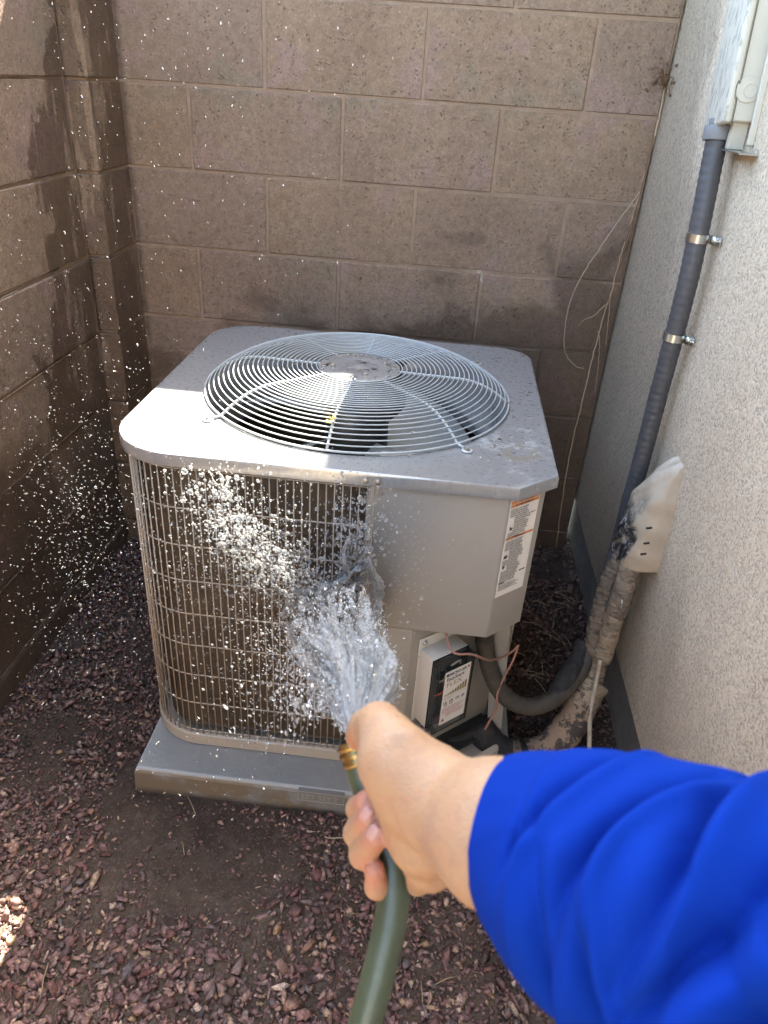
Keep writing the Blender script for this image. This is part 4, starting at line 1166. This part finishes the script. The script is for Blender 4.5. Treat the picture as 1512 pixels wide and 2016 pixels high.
# ------------------------------------------------------------------ garden hose
hp = [(700, 1458, .508), (705, 1486, .505), (722, 1545, .500), (752, 1630, .490), (774, 1715, .482), (771, 1800, .476), (749, 1900, .470), (720, 2010, .465), (690, 2120, .462), (665, 2260, .47)]
hpts = [at(*q) for q in hp]
last = hpts[-1]
hpts += [last + Vector((-.03, .03, -.14)), last + Vector((-.05, -.02, -.32)), Vector((last.x - .05, last.y - .12, .06)), Vector((last.x + .05, last.y - .35, .020)), Vector((last.x + .1, last.y - .9, .015))]
Hc = catmull(hpts, 10)
hr = [.0110] * len(Hc)
hose = empty('garden_hose', Hc[30], label='green garden hose with brass end held in the hand', cat='hose')
obj('hose_tube', tube('hose_tube', Hc[11:], hr[11:], 24, rf=lambda i, k, t, a: 1 + .030 * math.cos(8 * a)), M_hose, hose)
fit = Hc[2:15]
obj('brass_end', tube('brass_end', fit, [.0118, .0122, .0122, .0132, .0132, .0118, .0112, .0124, .0124, .0112, .0118, .0120, .0114], 16, rf=lambda i, k, t, a: 1 + (.05 * math.cos(8 * a) if 3 <= i <= 8 else 0)), M_brass, hose)

# ------------------------------------------------------------------ person: hand and forearm as one surface (distance field, surface nets)
def C3(u, v, d): return np.array([(u - 756) / 1447.3 * d, -(v - 1008) / 1447.3 * d, -d])
def build_arm():
    lo = np.array([-.040, -.300, -.525]); hi = np.array([.190, -.105, -.285]); hgrid = .00165
    n = np.ceil((hi - lo) / hgrid).astype(int)
    ax = [lo[i] + hgrid * np.arange(n[i]) for i in range(3)]
    F = np.full(n, .05, dtype=np.float32)
    def prim(a, ra, b, rb, k, sq=None):
        a = np.array(a); b = np.array(b); m = max(ra, rb) + .012 + 2 * k
        l = np.minimum(a, b) - m; h_ = np.maximum(a, b) + m
        i0 = np.clip(((l - lo) / hgrid).astype(int), 0, n); i1 = np.clip(((h_ - lo) / hgrid).astype(int) + 1, 0, n)
        if (i1 <= i0).any(): return
        X, Y, Z = np.meshgrid(ax[0][i0[0]:i1[0]], ax[1][i0[1]:i1[1]], ax[2][i0[2]:i1[2]], indexing='ij')
        P = np.stack([X, Y, Z], -1); ab = b - a; t = np.clip(((P - a) @ ab) / max(1e-12, ab @ ab), 0, 1)
        d = P - a - t[..., None] * ab
        if sq is not None:  # flatten: scale distance along a direction
            s = np.array(sq[0]); s = s / np.linalg.norm(s); c = d @ s; d = d + s * c[..., None] * (sq[1] - 1)
        dist = np.linalg.norm(d, axis=-1) - (ra + (rb - ra) * t)
        sl_ = F[i0[0]:i1[0], i0[1]:i1[1], i0[2]:i1[2]]
        hh = np.clip(.5 + .5 * (sl_ - dist) / k, 0, 1)
        F[i0[0]:i1[0], i0[1]:i1[1], i0[2]:i1[2]] = (sl_ * (1 - hh) + dist * hh) - k * hh * (1 - hh)
    # forearm and wrist
    prim(C3(838, 1566, .415), .0250, C3(880, 1590, .405), .0270, .012)
    prim(C3(880, 1590, .405), .0270, C3(985, 1640, .375), .0365, .006)
    prim(C3(985, 1640, .375), .0365, C3(1012, 1655, .374), .0345, .006)
    prim(C3(1012, 1655, .374), .0330, C3(1110, 1712, .368), .0290, .004)
    # palm and heel
    prim(C3(815, 1580, .440), .0220, C3(838, 1650, .445), .0225, .010)
    prim(C3(825, 1640, .455), .0190, C3(845, 1700, .462), .0170, .008)
    prim(C3(846, 1700, .466), .0130, C3(822, 1735, .478), .0090, .006)
    prim(C3(800, 1560, .450), .0200, C3(800, 1640, .468), .0150, .008)
    # back-of-hand knuckle row behind the hose
    prim(C3(808, 1540, .492), .0110, C3(830, 1720, .490), .0105, .006)
    # thumb: base, first joint, second joint, tip pressed over the opening
    prim(C3(835, 1535, .412), .0215, C3(790, 1500, .415), .0205, .010)
    prim(C3(800, 1560, .425), .0200, C3(772, 1500, .420), .0190, .010)
    prim(C3(776, 1492, .420), .0190, C3(762, 1455, .430), .0160, .006)
    prim(C3(762, 1455, .430), .0158, C3(747, 1428, .448), .0136, .004)
    prim(C3(747, 1428, .448), .0134, C3(722, 1432, .474), .0112, .004)
    prim(C3(722, 1432, .474), .0112, C3(709, 1449, .490), .0098, .003)
    # fingers, each chain: behind the hose, round its left side, tip on the near side
    fingers = [
        [((800, 1535, .497), .0098), ((742, 1568, .508), .0088), ((706, 1592, .492), .0082), ((722, 1577, .468), .0072)],
        [((802, 1590, .496), .0100), ((742, 1622, .505), .0090), ((703, 1640, .484), .0088), ((727, 1607, .461), .0076)],
        [((806, 1645, .493), .0100), ((752, 1680, .500), .0092), ((715, 1682, .477), .0090), ((742, 1645, .455), .0080)],
        [((822, 1705, .488), .0092), ((778, 1748, .492), .0080), ((742, 1745, .474), .0078), ((738, 1712, .464), .0066)],
    ]
    for f in fingers:
        P = [(C3(*q), r) for q, r in f]
        for (a, ra), (b, rb_) in zip(P[:-1], P[1:]): prim(a, ra, b, rb_, .0009)
        # slight swelling at each bent joint
        for (a, ra) in P[1:3]: prim(a, ra * 1.07, a + np.array([1e-4, 0, 0]), ra * 1.07, .0015)
    # hollow at the thumb web, crease where the thumb mound folds against the wrist, heel wrinkles
    def dent(c, rad, dep):
        c = np.array(c); X, Y, Z = np.meshgrid(*ax, indexing='ij', sparse=True)
        q = ((X - c[0]) ** 2 + (Y - c[1]) ** 2 + (Z - c[2]) ** 2) / rad ** 2
        F[...] = F + dep * np.exp(-q)
    def groove(p0, p1, wd, dep, bow=0.0):
        for t in np.linspace(0, 1, 9):
            q = np.array(p0) * (1 - t) + np.array(p1) * t; q[1] += bow * math.sin(PI * t); dent(q, wd, dep)
    dent(C3(787, 1470, .398), .0085, .0030)
    groove(C3(783, 1600, .400), C3(842, 1668, .402), .0042, .0012, -.002)
    groove(C3(800, 1655, .428), C3(845, 1672, .425), .0022, .0006, .001)
    groove(C3(806, 1672, .436), C3(852, 1690, .436), .0022, .0006, .001)
    # surface nets
    I = F < 0
    nx, ny, nz = F.shape
    c = [F[dx:nx - 1 + dx, dy:ny - 1 + dy, dz:nz - 1 + dz] for dx in (0, 1) for dy in (0, 1) for dz in (0, 1)]
    offs = [(dx, dy, dz) for dx in (0, 1) for dy in (0, 1) for dz in (0, 1)]
    s = np.stack(c, -1); cnt = (s < 0).sum(-1); act = (cnt > 0) & (cnt < 8)
    ids = np.argwhere(act); sv_ = s[act]
    acc = np.zeros((len(ids), 3)); num = np.zeros(len(ids))
    for a in range(8):
        for b in range(a + 1, 8):
            if sum(abs(offs[a][i] - offs[b][i]) for i in range(3)) != 1: continue
            va, vb = sv_[:, a], sv_[:, b]; cr = (va < 0) != (vb < 0)
            t = np.where(cr, va / np.where(cr, va - vb, 1), 0)
            q = np.array(offs[a]) + t[:, None] * (np.array(offs[b]) - np.array(offs[a]))
            acc += q * cr[:, None]; num += cr
    V = (ids + acc / num[:, None]) * hgrid + lo
    idm = -np.ones(act.shape, dtype=int); idm[act] = np.arange(len(ids))
    faces = []
    for axis in range(3):
        sl0 = [slice(None)] * 3; sl1 = [slice(None)] * 3
        sl0[axis] = slice(0, -1); sl1[axis] = slice(1, None)
        ch = I[tuple(sl0)] != I[tuple(sl1)]
        e = np.argwhere(ch); o1, o2 = [(1, 2), (2, 0), (0, 1)][axis]
        ok = (e[:, o1] > 0) & (e[:, o2] > 0) & (e[:, o1] < F.shape[o1] - 1) & (e[:, o2] < F.shape[o2] - 1); e = e[ok]
        inside = I[e[:, 0], e[:, 1], e[:, 2]]
        def g(d1, d2):
            q = e.copy(); q[:, o1] -= d1; q[:, o2] -= d2; return idm[q[:, 0], q[:, 1], q[:, 2]]
        f = np.stack([g(1, 1), g(0, 1), g(0, 0), g(1, 0)], -1)
        f[~inside] = f[~inside][:, ::-1]
        faces.append(f)
    Fc = np.concatenate(faces); Fc = Fc[(Fc >= 0).all(1)]
    # light relax
    for _ in range(2):
        acc = np.zeros_like(V); num = np.zeros(len(V))
        for i in range(4):
            a, b = Fc[:, i], Fc[:, (i + 1) % 4]
            np.add.at(acc, a, V[b]); np.add.at(num, a, 1)
        V = V * .5 + .5 * acc / np.maximum(num, 1)[:, None]
    # creases at the heel of the hand
    me_pts = V.copy()
    flush = np.zeros(len(V))
    for f in fingers:
        tip = C3(*f[-1][0]); flush = np.maximum(flush, np.exp(-((np.linalg.norm(V - tip, axis=1) / .013) ** 2)))
    tip = C3(706, 1450, .488); flush = np.maximum(flush, .9 * np.exp(-((np.linalg.norm(V - tip, axis=1) / .012) ** 2)))
    W = (np.array(CR) @ V.T).T + np.array(CAM)
    me = np_mesh('arm', W, Fc)
    at_ = me.color_attributes.new('flush', 'FLOAT_COLOR', 'POINT')
    at_.data.foreach_set('color', np.repeat(flush[:, None], 4, 1).astype(np.float32).ravel())
    return me
person = empty('person', at(1300, 1800, .35), label='right hand and forearm in a blue sleeve gripping the hose', cat='person')
obj('arm', build_arm(), M_skin, person)
# finger nails
def nail(u, v, d, w_, l_, ang, tilt):
    O = at(u, v, d); V = []; F = []
    nx, ny = 7, 7
    R = CR @ Euler((tilt[0], tilt[1], ang)).to_matrix()
    for i in range(nx):
        for j in range(ny):
            a = -1 + 2 * i / (nx - 1); b = -1 + 2 * j / (ny - 1)
            rr = math.sqrt(max(0, 1 - (abs(b) ** 3) * .6))
            x = a * w_ * rr * .5; y = b * l_ * .5; z = -(a * rr) ** 2 * w_ * .22 - b * b * l_ * .06
            V.append(O + R @ Vector((x, y, z)))
    for i in range(nx - 1):
        for j in range(ny - 1): F.append((i * ny + j, (i + 1) * ny + j, (i + 1) * ny + j + 1, i * ny + j + 1))
    o = obj('fingernail', mesh('nail', V, F), M_nail, person)
    m = o.modifiers.new('thick', 'SOLIDIFY'); m.thickness = .0006; m.offset = -1
nail(720, 1606, .4536, .0085, .0100, math.radians(-28), (.05, -.25))
nail(735, 1643, .4474, .0092, .0105, math.radians(-32), (.05, -.22))
nail(708, 1588, .4665, .0065, .0085, math.radians(-15), (0, -.75))

# sleeve: tube with folds following its length
def build_sleeve():
    ctr = [(1040, 1668, .372, .0440), (1080, 1686, .362, .0495), (1138, 1716, .349, .0570), (1220, 1752, .332, .0610), (1330, 1802, .313, .0625), (1440, 1850, .296, .0655), (1560, 1905, .280, .069), (1750, 1990, .262, .073), (1980, 2090, .245, .078)]
    P = catmull([Vector(C3(u, v, d)) for u, v, d, r in ctr], 26); R = []
    for i in range(len(P)):
        t = i / 26; a = min(int(t), len(ctr) - 2); f = t - a; R.append(ctr[a][3] * (1 - f) + ctr[a + 1][3] * f)
    n = 150; V = []; N = len(P); prev = None; s = 0
    # folds: (start s, skew with angle, width, depth, angle centre, angle spread)
    folds = [(.026, .006, .0042, .0030, -.5, 1.0), (.040, -.010, .0042, .0065, -.9, .9), (.053, .014, .0046, .0080, .4, .9), (.068, -.018, .0055, .0105, -.6, 1.0), (.084, .016, .0055, .0110, .6, .9), (.097, -.014, .0060, .0120, -1.0, .9),
             (.110, -.030, .0080, .0115, -.5, 1.0), (.131, .022, .0080, .0130, .5, .9), (.148, -.026, .0090, .0150, -.6, 1.1), (.166, .024, .0090, .0150, .9, .8), (.186, -.034, .0110, .0170, -.1, 1.2),
             (.212, .030, .0110, .0170, .4, 1.1), (.240, -.03, .013, .018, -.3, 1.5), (.270, -.03, .013, .018, .2, 1.5)]
    F = []
    for i, p in enumerate(P):
        tg = (P[min(i + 1, N - 1)] - P[max(i - 1, 0)]).normalized()
        if i: s += (p - P[i - 1]).length
        a = Vector((0, 0, 1)) - tg * tg.z; a.normalize()     # towards the camera
        b = tg.cross(a)
        for k in range(n):
            th = 2 * PI * k / n; r = R[i]
            dsp = 0
            for (s0, sk, wd, dp, ac_, asp) in folds:
                da = (th - ac_ + PI) % (2 * PI) - PI
                x = (s - s0 - sk * da - .006 * math.sin(2.3 * da + s0 * 70)) / (wd * .82)
                if abs(x) < 6: dsp += (1.15 + 5.0 * min(.12, max(0, s - .07))) * dp * (-math.exp(-abs(x) ** 1.3) + .55 * math.exp(-((x - 2.0) / 1.1) ** 2)) * math.exp(-(da / asp) ** 2) * min(1, (s / .04) ** 2)
            dsp += .0010 * math.sin(5 * th + s * 55) * min(1, s / .03)
            rr = r + dsp
            if s < .004: rr -= .0005
            rd = a * math.cos(th) + b * math.sin(th)
            V.append(p + rd * rr + tg * (-.013 * max(0.0, rd.y) + .004 * max(0.0, -rd.y)) * math.exp(-s / .035))
    for i in range(N - 1):
        for k in range(n): F.append((i * n + k, i * n + (k + 1) % n, (i + 1) * n + (k + 1) % n, (i + 1) * n + k))
    # cuff turned inside
    b0 = len(V); c0 = P[0]
    for k in range(n): V.append(c0 + (V[k] - c0) * .955 + (P[1] - P[0]).normalized() * .001)
    for k in range(n): F.append((b0 + k, b0 + (k + 1) % n, (k + 1) % n, k))
    c1 = len(V)
    for k in range(n): V.append(c0 + (V[k] - c0) * .93 + (P[12] - P[0]))
    for k in range(n): F.append((c1 + k, c1 + (k + 1) % n, b0 + (k + 1) % n, b0 + k))
    F.append(tuple((N - 1) * n + k for k in range(n)))
    V = [CAM + CR @ v for v in V]
    return mesh('sleeve', V, F)
obj('sleeve', build_sleeve(), M_cloth, person)

# ------------------------------------------------------------------ water
NZ = at(700, 1450, .515)
def dirs_to_R(D, r):
    """rotation whose x axis follows each direction"""
    X = D / np.linalg.norm(D, axis=1)[:, None]; U = r.normal(size=X.shape); Y = np.cross(U, X); Y /= np.linalg.norm(Y, axis=1)[:, None]
    Zv = np.cross(X, Y); return np.stack([X, Y, Zv], -1)
CRn = np.array(CR); CAMn = np.array(CAM)
def at_n(u, v, d):
    P = np.stack([(u - 756) / 1447.3 * d, -(v - 1008) / 1447.3 * d, -d], -1); return P @ CRn.T + CAMn
def face_d(u, v):
    """distance along the lens axis to the front of the unit"""
    D = at_n(u, v, np.ones_like(u)) - CAMn; t = (-1.075 - CAMn[1]) / D[:, 1]; return t

def snoise(seed, kt, ks, n=10):
    """periodic smooth noise in (angle, travel)"""
    r = random.Random(seed)
    tm = [(r.randint(1, kt), r.uniform(-ks, ks), r.uniform(0, 6.28), r.uniform(.5, 1)) for _ in range(n)]
    w_ = sum(a[3] for a in tm) ** .5
    def f(th, s): return sum(a * np.sin(k * th + q * s + p) for k, q, p, a in tm) / w_
    return f

def jet_radius(s): return .005 + .034 * (1 - np.exp(-s * 5.0)) + .030 * s
def jet_bend(s): return .012 * np.sin(np.clip(s / .45, 0, 1) * PI)

def water_jet():
    uu, vv = np.array([655.]), np.array([1200.])
    TG = at_n(uu, vv, face_d(uu, vv) - .01)[0]
    A = np.array(NZ); ax = TG - A; L = np.linalg.norm(ax); ax /= L
    side = np.cross(ax, [0, 0, 1]); side /= np.linalg.norm(side); upv = np.cross(side, ax)
    VV = []; FF = []; UV = []; b = 0
    layers = [(1.0, 11, 150, 190, .86), (.70, 12, 130, 170, .74), (.42, 13, 110, 160, .60)]
    for sc, sd, nth, ns, smax in layers:
        th, s = np.meshgrid(np.linspace(0, 2 * PI, nth, endpoint=False), np.linspace(0, 1, ns) ** 1.25 * smax, indexing='ij')
        f1 = snoise(sd, 5, 9); f2 = snoise(sd + 50, 17, 22, 16); f3 = snoise(sd + 90, 34, 60, 22)
        amp = np.clip(s * 6, 0, 1)
        rad = jet_radius(s) * sc * (1 + amp * (.20 * f1(th, s) + .13 * f2(th, s) + .07 * f3(th, s)))
        q = A + ax * (s * L + .010 * f1(th + 1, s) * s)[..., None] + side * (np.cos(th) * rad + jet_bend(s))[..., None] + upv * (np.sin(th) * rad * .85)[..., None]
        hole = .6 * f2(th + 2, s * .8) + .5 * f3(th, s * .6) + .5 * f1(th, s)
        idx = np.arange(nth * ns).reshape(nth, ns); nx = np.roll(idx, -1, 0)
        F = np.stack([idx[:, :-1], nx[:, :-1], nx[:, 1:], idx[:, 1:]], -1)
        keep_ = hole[:, :-1] > (-.80 + 1.55 * s[:, :-1])
        FF.append(F[keep_].reshape(-1, 4) + b); VV.append(q.reshape(-1, 3)); b += nth * ns
        UV.append(np.stack([th / (2 * PI), s * 2.0 + sd * .37], -1).reshape(-1, 2))
    V = np.concatenate(VV); F = np.concatenate(FF); UV = np.concatenate(UV)
    me = bpy.data.meshes.new('water_jet')
    me = np_mesh('water_jet', V, F)
    uv = me.uv_layers.new(name='UVMap'); li = np.zeros(len(me.loops), dtype=np.int32); me.loops.foreach_get('vertex_index', li)
    uv.data.foreach_set('uv', UV[li].astype(np.float32).ravel())
    return obj('water_jet', me, M_sheet, kind='stuff', label='fanned jet of water shooting from the hose at the coil'), A, ax, L, side, upv
jet, JA, Jax, JL, Jside, Jup = water_jet()

def streaks():
    r = rng
    # filaments that start at the opening and tear apart
    parts = []
    for i in range(150):
        th0 = r.uniform(0, 2 * PI); k = r.uniform(.25, 1.15); s0 = r.uniform(0, .55) ** 1.3; s1 = min(.97, s0 + r.uniform(.08, .45))
        w0 = r.uniform(-1.2, 1.2); ph = r.uniform(0, 6, 3); n = 26; P = []
        for t in np.linspace(s0, s1, n):
            th = th0 + w0 * (t - s0); rd = jet_radius(t) * k * (1 + .10 * math.sin(30 * t + ph[0]))
            P.append(Vector(JA + Jax * t * JL + Jside * (math.cos(th) * rd + jet_bend(t)) + Jup * math.sin(th) * rd * .85))
        base = r.uniform(.0004, .0013)
        rr_ = [base * (.25 + .75 * math.sin(PI * q / (n - 1)) ** .6) * (1 + .45 * math.sin(ph[1] + q * 1.3) + .25 * math.sin(ph[2] + q * 2.9)) for q in range(n)]
        parts.append(tube('f', P, rr_, 7))
    obj('water_filaments', join_meshes('water_filaments', parts), M_drop, kind='stuff', label='long glassy filaments of water drawn out along the jet')
    n = 4200; s = r.beta(1.6, 1.1, n) * .99
    rad = jet_radius(s) * np.sqrt(r.random(n)) * r.uniform(.7, 1.45, n); th = r.uniform(0, 2 * PI, n)
    C = JA + Jax * (s * JL)[:, None] + Jside * (np.cos(th) * rad + jet_bend(s))[:, None] + Jup * (np.sin(th) * rad * .85)[:, None]
    D = Jax[None] + .30 * (Jside[None] * (np.cos(th) * rad / .06)[:, None] + Jup[None] * (np.sin(th) * rad / .06)[:, None])
    sz = np.exp(r.normal(math.log(.00080), .45, n)) * (.5 + .8 * s); ln_ = r.uniform(1.5, 6.5, n) * (1.3 - .9 * s)
    SC = np.stack([sz * ln_, sz, sz], -1)
    scatter('water_streaks', C, SC, dirs_to_R(D, r), ico(2), M_drop, jit=.05, sm=True, kind='stuff', label='streaks and beads of water inside the jet')
    n = 3200; s = r.beta(1.2, 2.0, n) * .95
    rad = jet_radius(s) * r.uniform(.75, 1.30, n); th = r.uniform(0, 2 * PI, n)
    C = JA + Jax * (s * JL)[:, None] + Jside * (np.cos(th) * rad + jet_bend(s))[:, None] + Jup * (np.sin(th) * rad * .85)[:, None]
    sz = np.exp(r.normal(math.log(.00045), .45, n)) * (.7 + 1.2 * s); SC = np.stack([sz * r.uniform(1.2, 3.5, n), sz, sz], -1)
    D = Jax[None] + .5 * (Jside[None] * np.cos(th)[:, None] + Jup[None] * np.sin(th)[:, None])
    scatter('water_froth', C, SC, dirs_to_R(D, r), ico(1), water_material('froth', .7, .0), sm=True, kind='stuff', label='white froth of tiny beads on the skin of the jet')
    # left-hand skirt of fast drops falling away from the jet
    n = 2300; s = r.uniform(.08, .85, n); off = np.abs(r.normal(0, 1, n)) * (.012 + .085 * s)
    C = JA + Jax * (s * JL)[:, None] - Jside * (.018 + off)[:, None] - Jup * (r.normal(.30, .5, n) * off)[:, None]
    D = Jax[None] - Jside[None] * (off * 3)[:, None]
    sz = np.exp(r.normal(math.log(.00068), .4, n)); SC = np.stack([sz * r.uniform(2.5, 8, n), sz, sz], -1)
    ok = (C[:, 1] < -1.075)
    scatter('water_streaks', C[ok], SC[ok], dirs_to_R(D[ok], r), ico(1), M_spray, sm=True, kind='stuff', label='thin streaks of spray fanning out left of the jet')
streaks()

def splash():
    r = rng; Cs = []; Ss = []; Ds = []
    def cloud(u, v, su, sv_, rho, n, size, lo=.02, hi=.16, sig=.4):
        a = r.normal(size=n); b = rho * a + math.sqrt(1 - rho * rho) * r.normal(size=n)
        U = u + su * a; Vv = v + sv_ * b; d = face_d(U, Vv) - r.uniform(lo, hi, n)
        Cs.append(at_n(U, Vv, d)); Ss.append(np.exp(r.normal(math.log(size), sig, n)))
        D = np.stack([(U - 660), -(Vv - 1180), r.normal(0, 60, n)], -1) @ CRn.T; Ds.append(D)
    cloud(500, 1080, 58, 46, .60, 1500, .00105, .03, .22, .50)      # bright clump upper left
    cloud(445, 1015, 55, 48, .45, 650, .00090, .03, .22, .55)
    cloud(560, 1140, 55, 32, .4, 1500, .00105, .02, .18, .50)
    cloud(425, 955, 30, 18, .3, 60, .0017, .04, .16, .40)
    cloud(690, 1020, 30, 40, -.2, 300, .0012, .01, .08, .45)      # clear beads by the panel edge
    cloud(610, 1070, 75, 45, .1, 600, .0011, .01, .10, .50)
    cloud(400, 1140, 70, 80, .1, 1000, .0008, .02, .20, .45)
    cloud(705, 1110, 22, 50, 0, 500, .0014, .01, .08, .5)
    cloud(650, 1190, 70, 40, 0, 900, .0012, .01, .10, .5)
    cloud(460, 1290, 90, 100, .2, 900, .0007, .02, .24, .4)
    cloud(800, 1110, 45, 130, 0, 240, .0008, .003, .05, .35)      # flecks over the control panel
    cloud(480, 960, 110, 40, 0, 260, .0009, .02, .15, .45)
    C = np.concatenate(Cs); Z = np.concatenate(Ss); D = np.concatenate(Ds); n = len(C)
    SC = np.stack([Z * r.uniform(1, 1.45, n), Z * r.uniform(.8, 1.05, n), Z * r.uniform(.8, 1.05, n)], -1)
    big = Z > .0012
    scatter('water_droplets', C[big], SC[big], dirs_to_R(D[big], r), ico(2), M_drop, jit=.06, sm=True, kind='stuff', label='fat splashing drops thrown up in front of the coil')
    scatter('water_droplets', C[~big], SC[~big], dirs_to_R(D[~big], r), ico(1), M_drop, jit=.05, sm=True, kind='stuff', label='fine drops splashing off the wire guard')
splash()

def crown():
    """torn bowl of water where the jet strikes: bent ribbons"""
    parts = []
    r = random.Random(5)
    base = [((560, 1215), (600, 1185), (640, 1165), (690, 1135), (728, 1105)), ((565, 1230), (585, 1270), (620, 1290), (670, 1280), (720, 1235)), ((728, 1105), (742, 1150), (740, 1200), (730, 1250), (722, 1290)),
            ((560, 1215), (572, 1180), (600, 1165), (640, 1175), (655, 1200)), ((690, 1060), (685, 1090), (680, 1120), (690, 1140), (715, 1150)), ((575, 1250), (600, 1310), (640, 1350), (690, 1340), (730, 1310))]
    for bi, pts in enumerate(base):
        for rep in range(4):
            P = []
            for (u, v) in pts:
                u += r.gauss(0, 6); v += r.gauss(0, 6)
                dd = float(face_d(np.array([u]), np.array([v]))[0]) - .03 - .05 * r.random() - (.10 if bi in (1, 5) else 0)
                P.append(at(u, v, dd))
            Q = catmull(P, 14); n = len(Q)
            rad = [(.0022 + .0030 * r.random()) * (.35 + .65 * math.sin(PI * i / (n - 1)) ** .7) for i in range(n)]
            ph = r.uniform(0, 6)
            parts.append(tube('ribbon', Q, rad, 10, rf=lambda i, k, t, a, ph=ph: 1 + .55 * math.sin(2 * a + ph + t * 7) + .25 * math.sin(t * 60 + a * 3)))
    return obj('water_crown', join_meshes('water_crown', parts), water_material('water ribbons', .48, .02), kind='stuff', label='curling ribbons of water where the jet strikes the guard')
crown()

def mist():
    r = rng; Cs = []; Ss = []
    def add(U, V_, d, size, sig=.35):
        Cs.append(at_n(U, V_, d)); Ss.append(np.exp(r.normal(math.log(size), sig, len(U))))
    n = 1400; add(r.normal(185, 82, n), r.normal(1060, 130, n), r.uniform(1.12, 1.48, n), .00058, .42)
    n = 380; add(r.uniform(0, 300, n), r.normal(830, 150, n), r.uniform(1.15, 1.5, n), .00058)
    n = 230; add(np.abs(r.normal(0, 380, n)), r.uniform(0, 700, n), r.uniform(1.10, 1.42, n), .00058, .4)
    n = 130; add(r.uniform(150, 800, n), r.uniform(0, 560, n) , r.uniform(1.10, 1.40, n), .00058, .4)
    n = 220; add(r.normal(180, 80, n), r.normal(1280, 90, n), r.uniform(1.1, 1.4, n), .00058)
    n = 50; add(r.uniform(200, 560, n), r.uniform(1440, 1620, n), r.uniform(1.0, 1.2, n), .00062)
    C = np.concatenate(Cs); Z = np.minimum(np.concatenate(Ss), .0012); n = len(C)
    ok = (C[:, 0] > -.42) & (C[:, 1] < -.03) & (C[:, 2] > .02) & ~((C[:, 0] > -.05) & (C[:, 0] < .74) & (C[:, 1] > -1.07) & (C[:, 1] < -.32) & (C[:, 2] < .83))
    C = C[ok]; Z = Z[ok]; n = len(C)
    D = C - np.array([.30, -1.08, .60]); D[:, 2] += r.normal(0, .25, n); D += r.normal(0, .1, (n, 3))
    SC = np.stack([Z * r.uniform(1.2, 2.8, n), Z, Z], -1)
    scatter('water_mist', C, SC, dirs_to_R(D, r), ico(1), M_spray, sm=True, kind='stuff', label='fine sunlit mist drifting left of the unit')
mist()

def beads():
    r = rng; n = 260
    a = r.uniform(0, 2 * PI, n); q = np.sqrt(r.random(n)) * .080
    x = CXY[0] + q * np.cos(a); y = CXY[1] + q * np.sin(a); z = np.full(n, ZL + .0500)
    m = 160; x2 = r.uniform(.60, .72, m); y2 = r.uniform(-.98, -.36, m); z2 = np.full(m, ZL - .0005)
    C = np.concatenate([np.stack([x, y, z], -1), np.stack([x2, y2, z2], -1)]); d = np.linalg.norm(C[:, :2] - np.array(CXY), axis=1)
    ok = (d < .083) | (d > RG + .012); C = C[ok]; n = len(C)
    s = np.exp(r.normal(math.log(.0019), .4, n)); SC = np.stack([s * r.uniform(.8, 1.4, n), s, s * .22], -1)
    a = r.uniform(0, 2 * PI, n); R = np.zeros((n, 3, 3)); R[:, 0, 0] = np.cos(a); R[:, 0, 1] = -np.sin(a); R[:, 1, 0] = np.sin(a); R[:, 1, 1] = np.cos(a); R[:, 2, 2] = 1
    scatter('water_beads', C, SC, R, ico(2), water_material('clear bead', 0.0, 0.0), sm=True, kind='stuff', label='beads of water standing on the hub plate and lid')
beads()
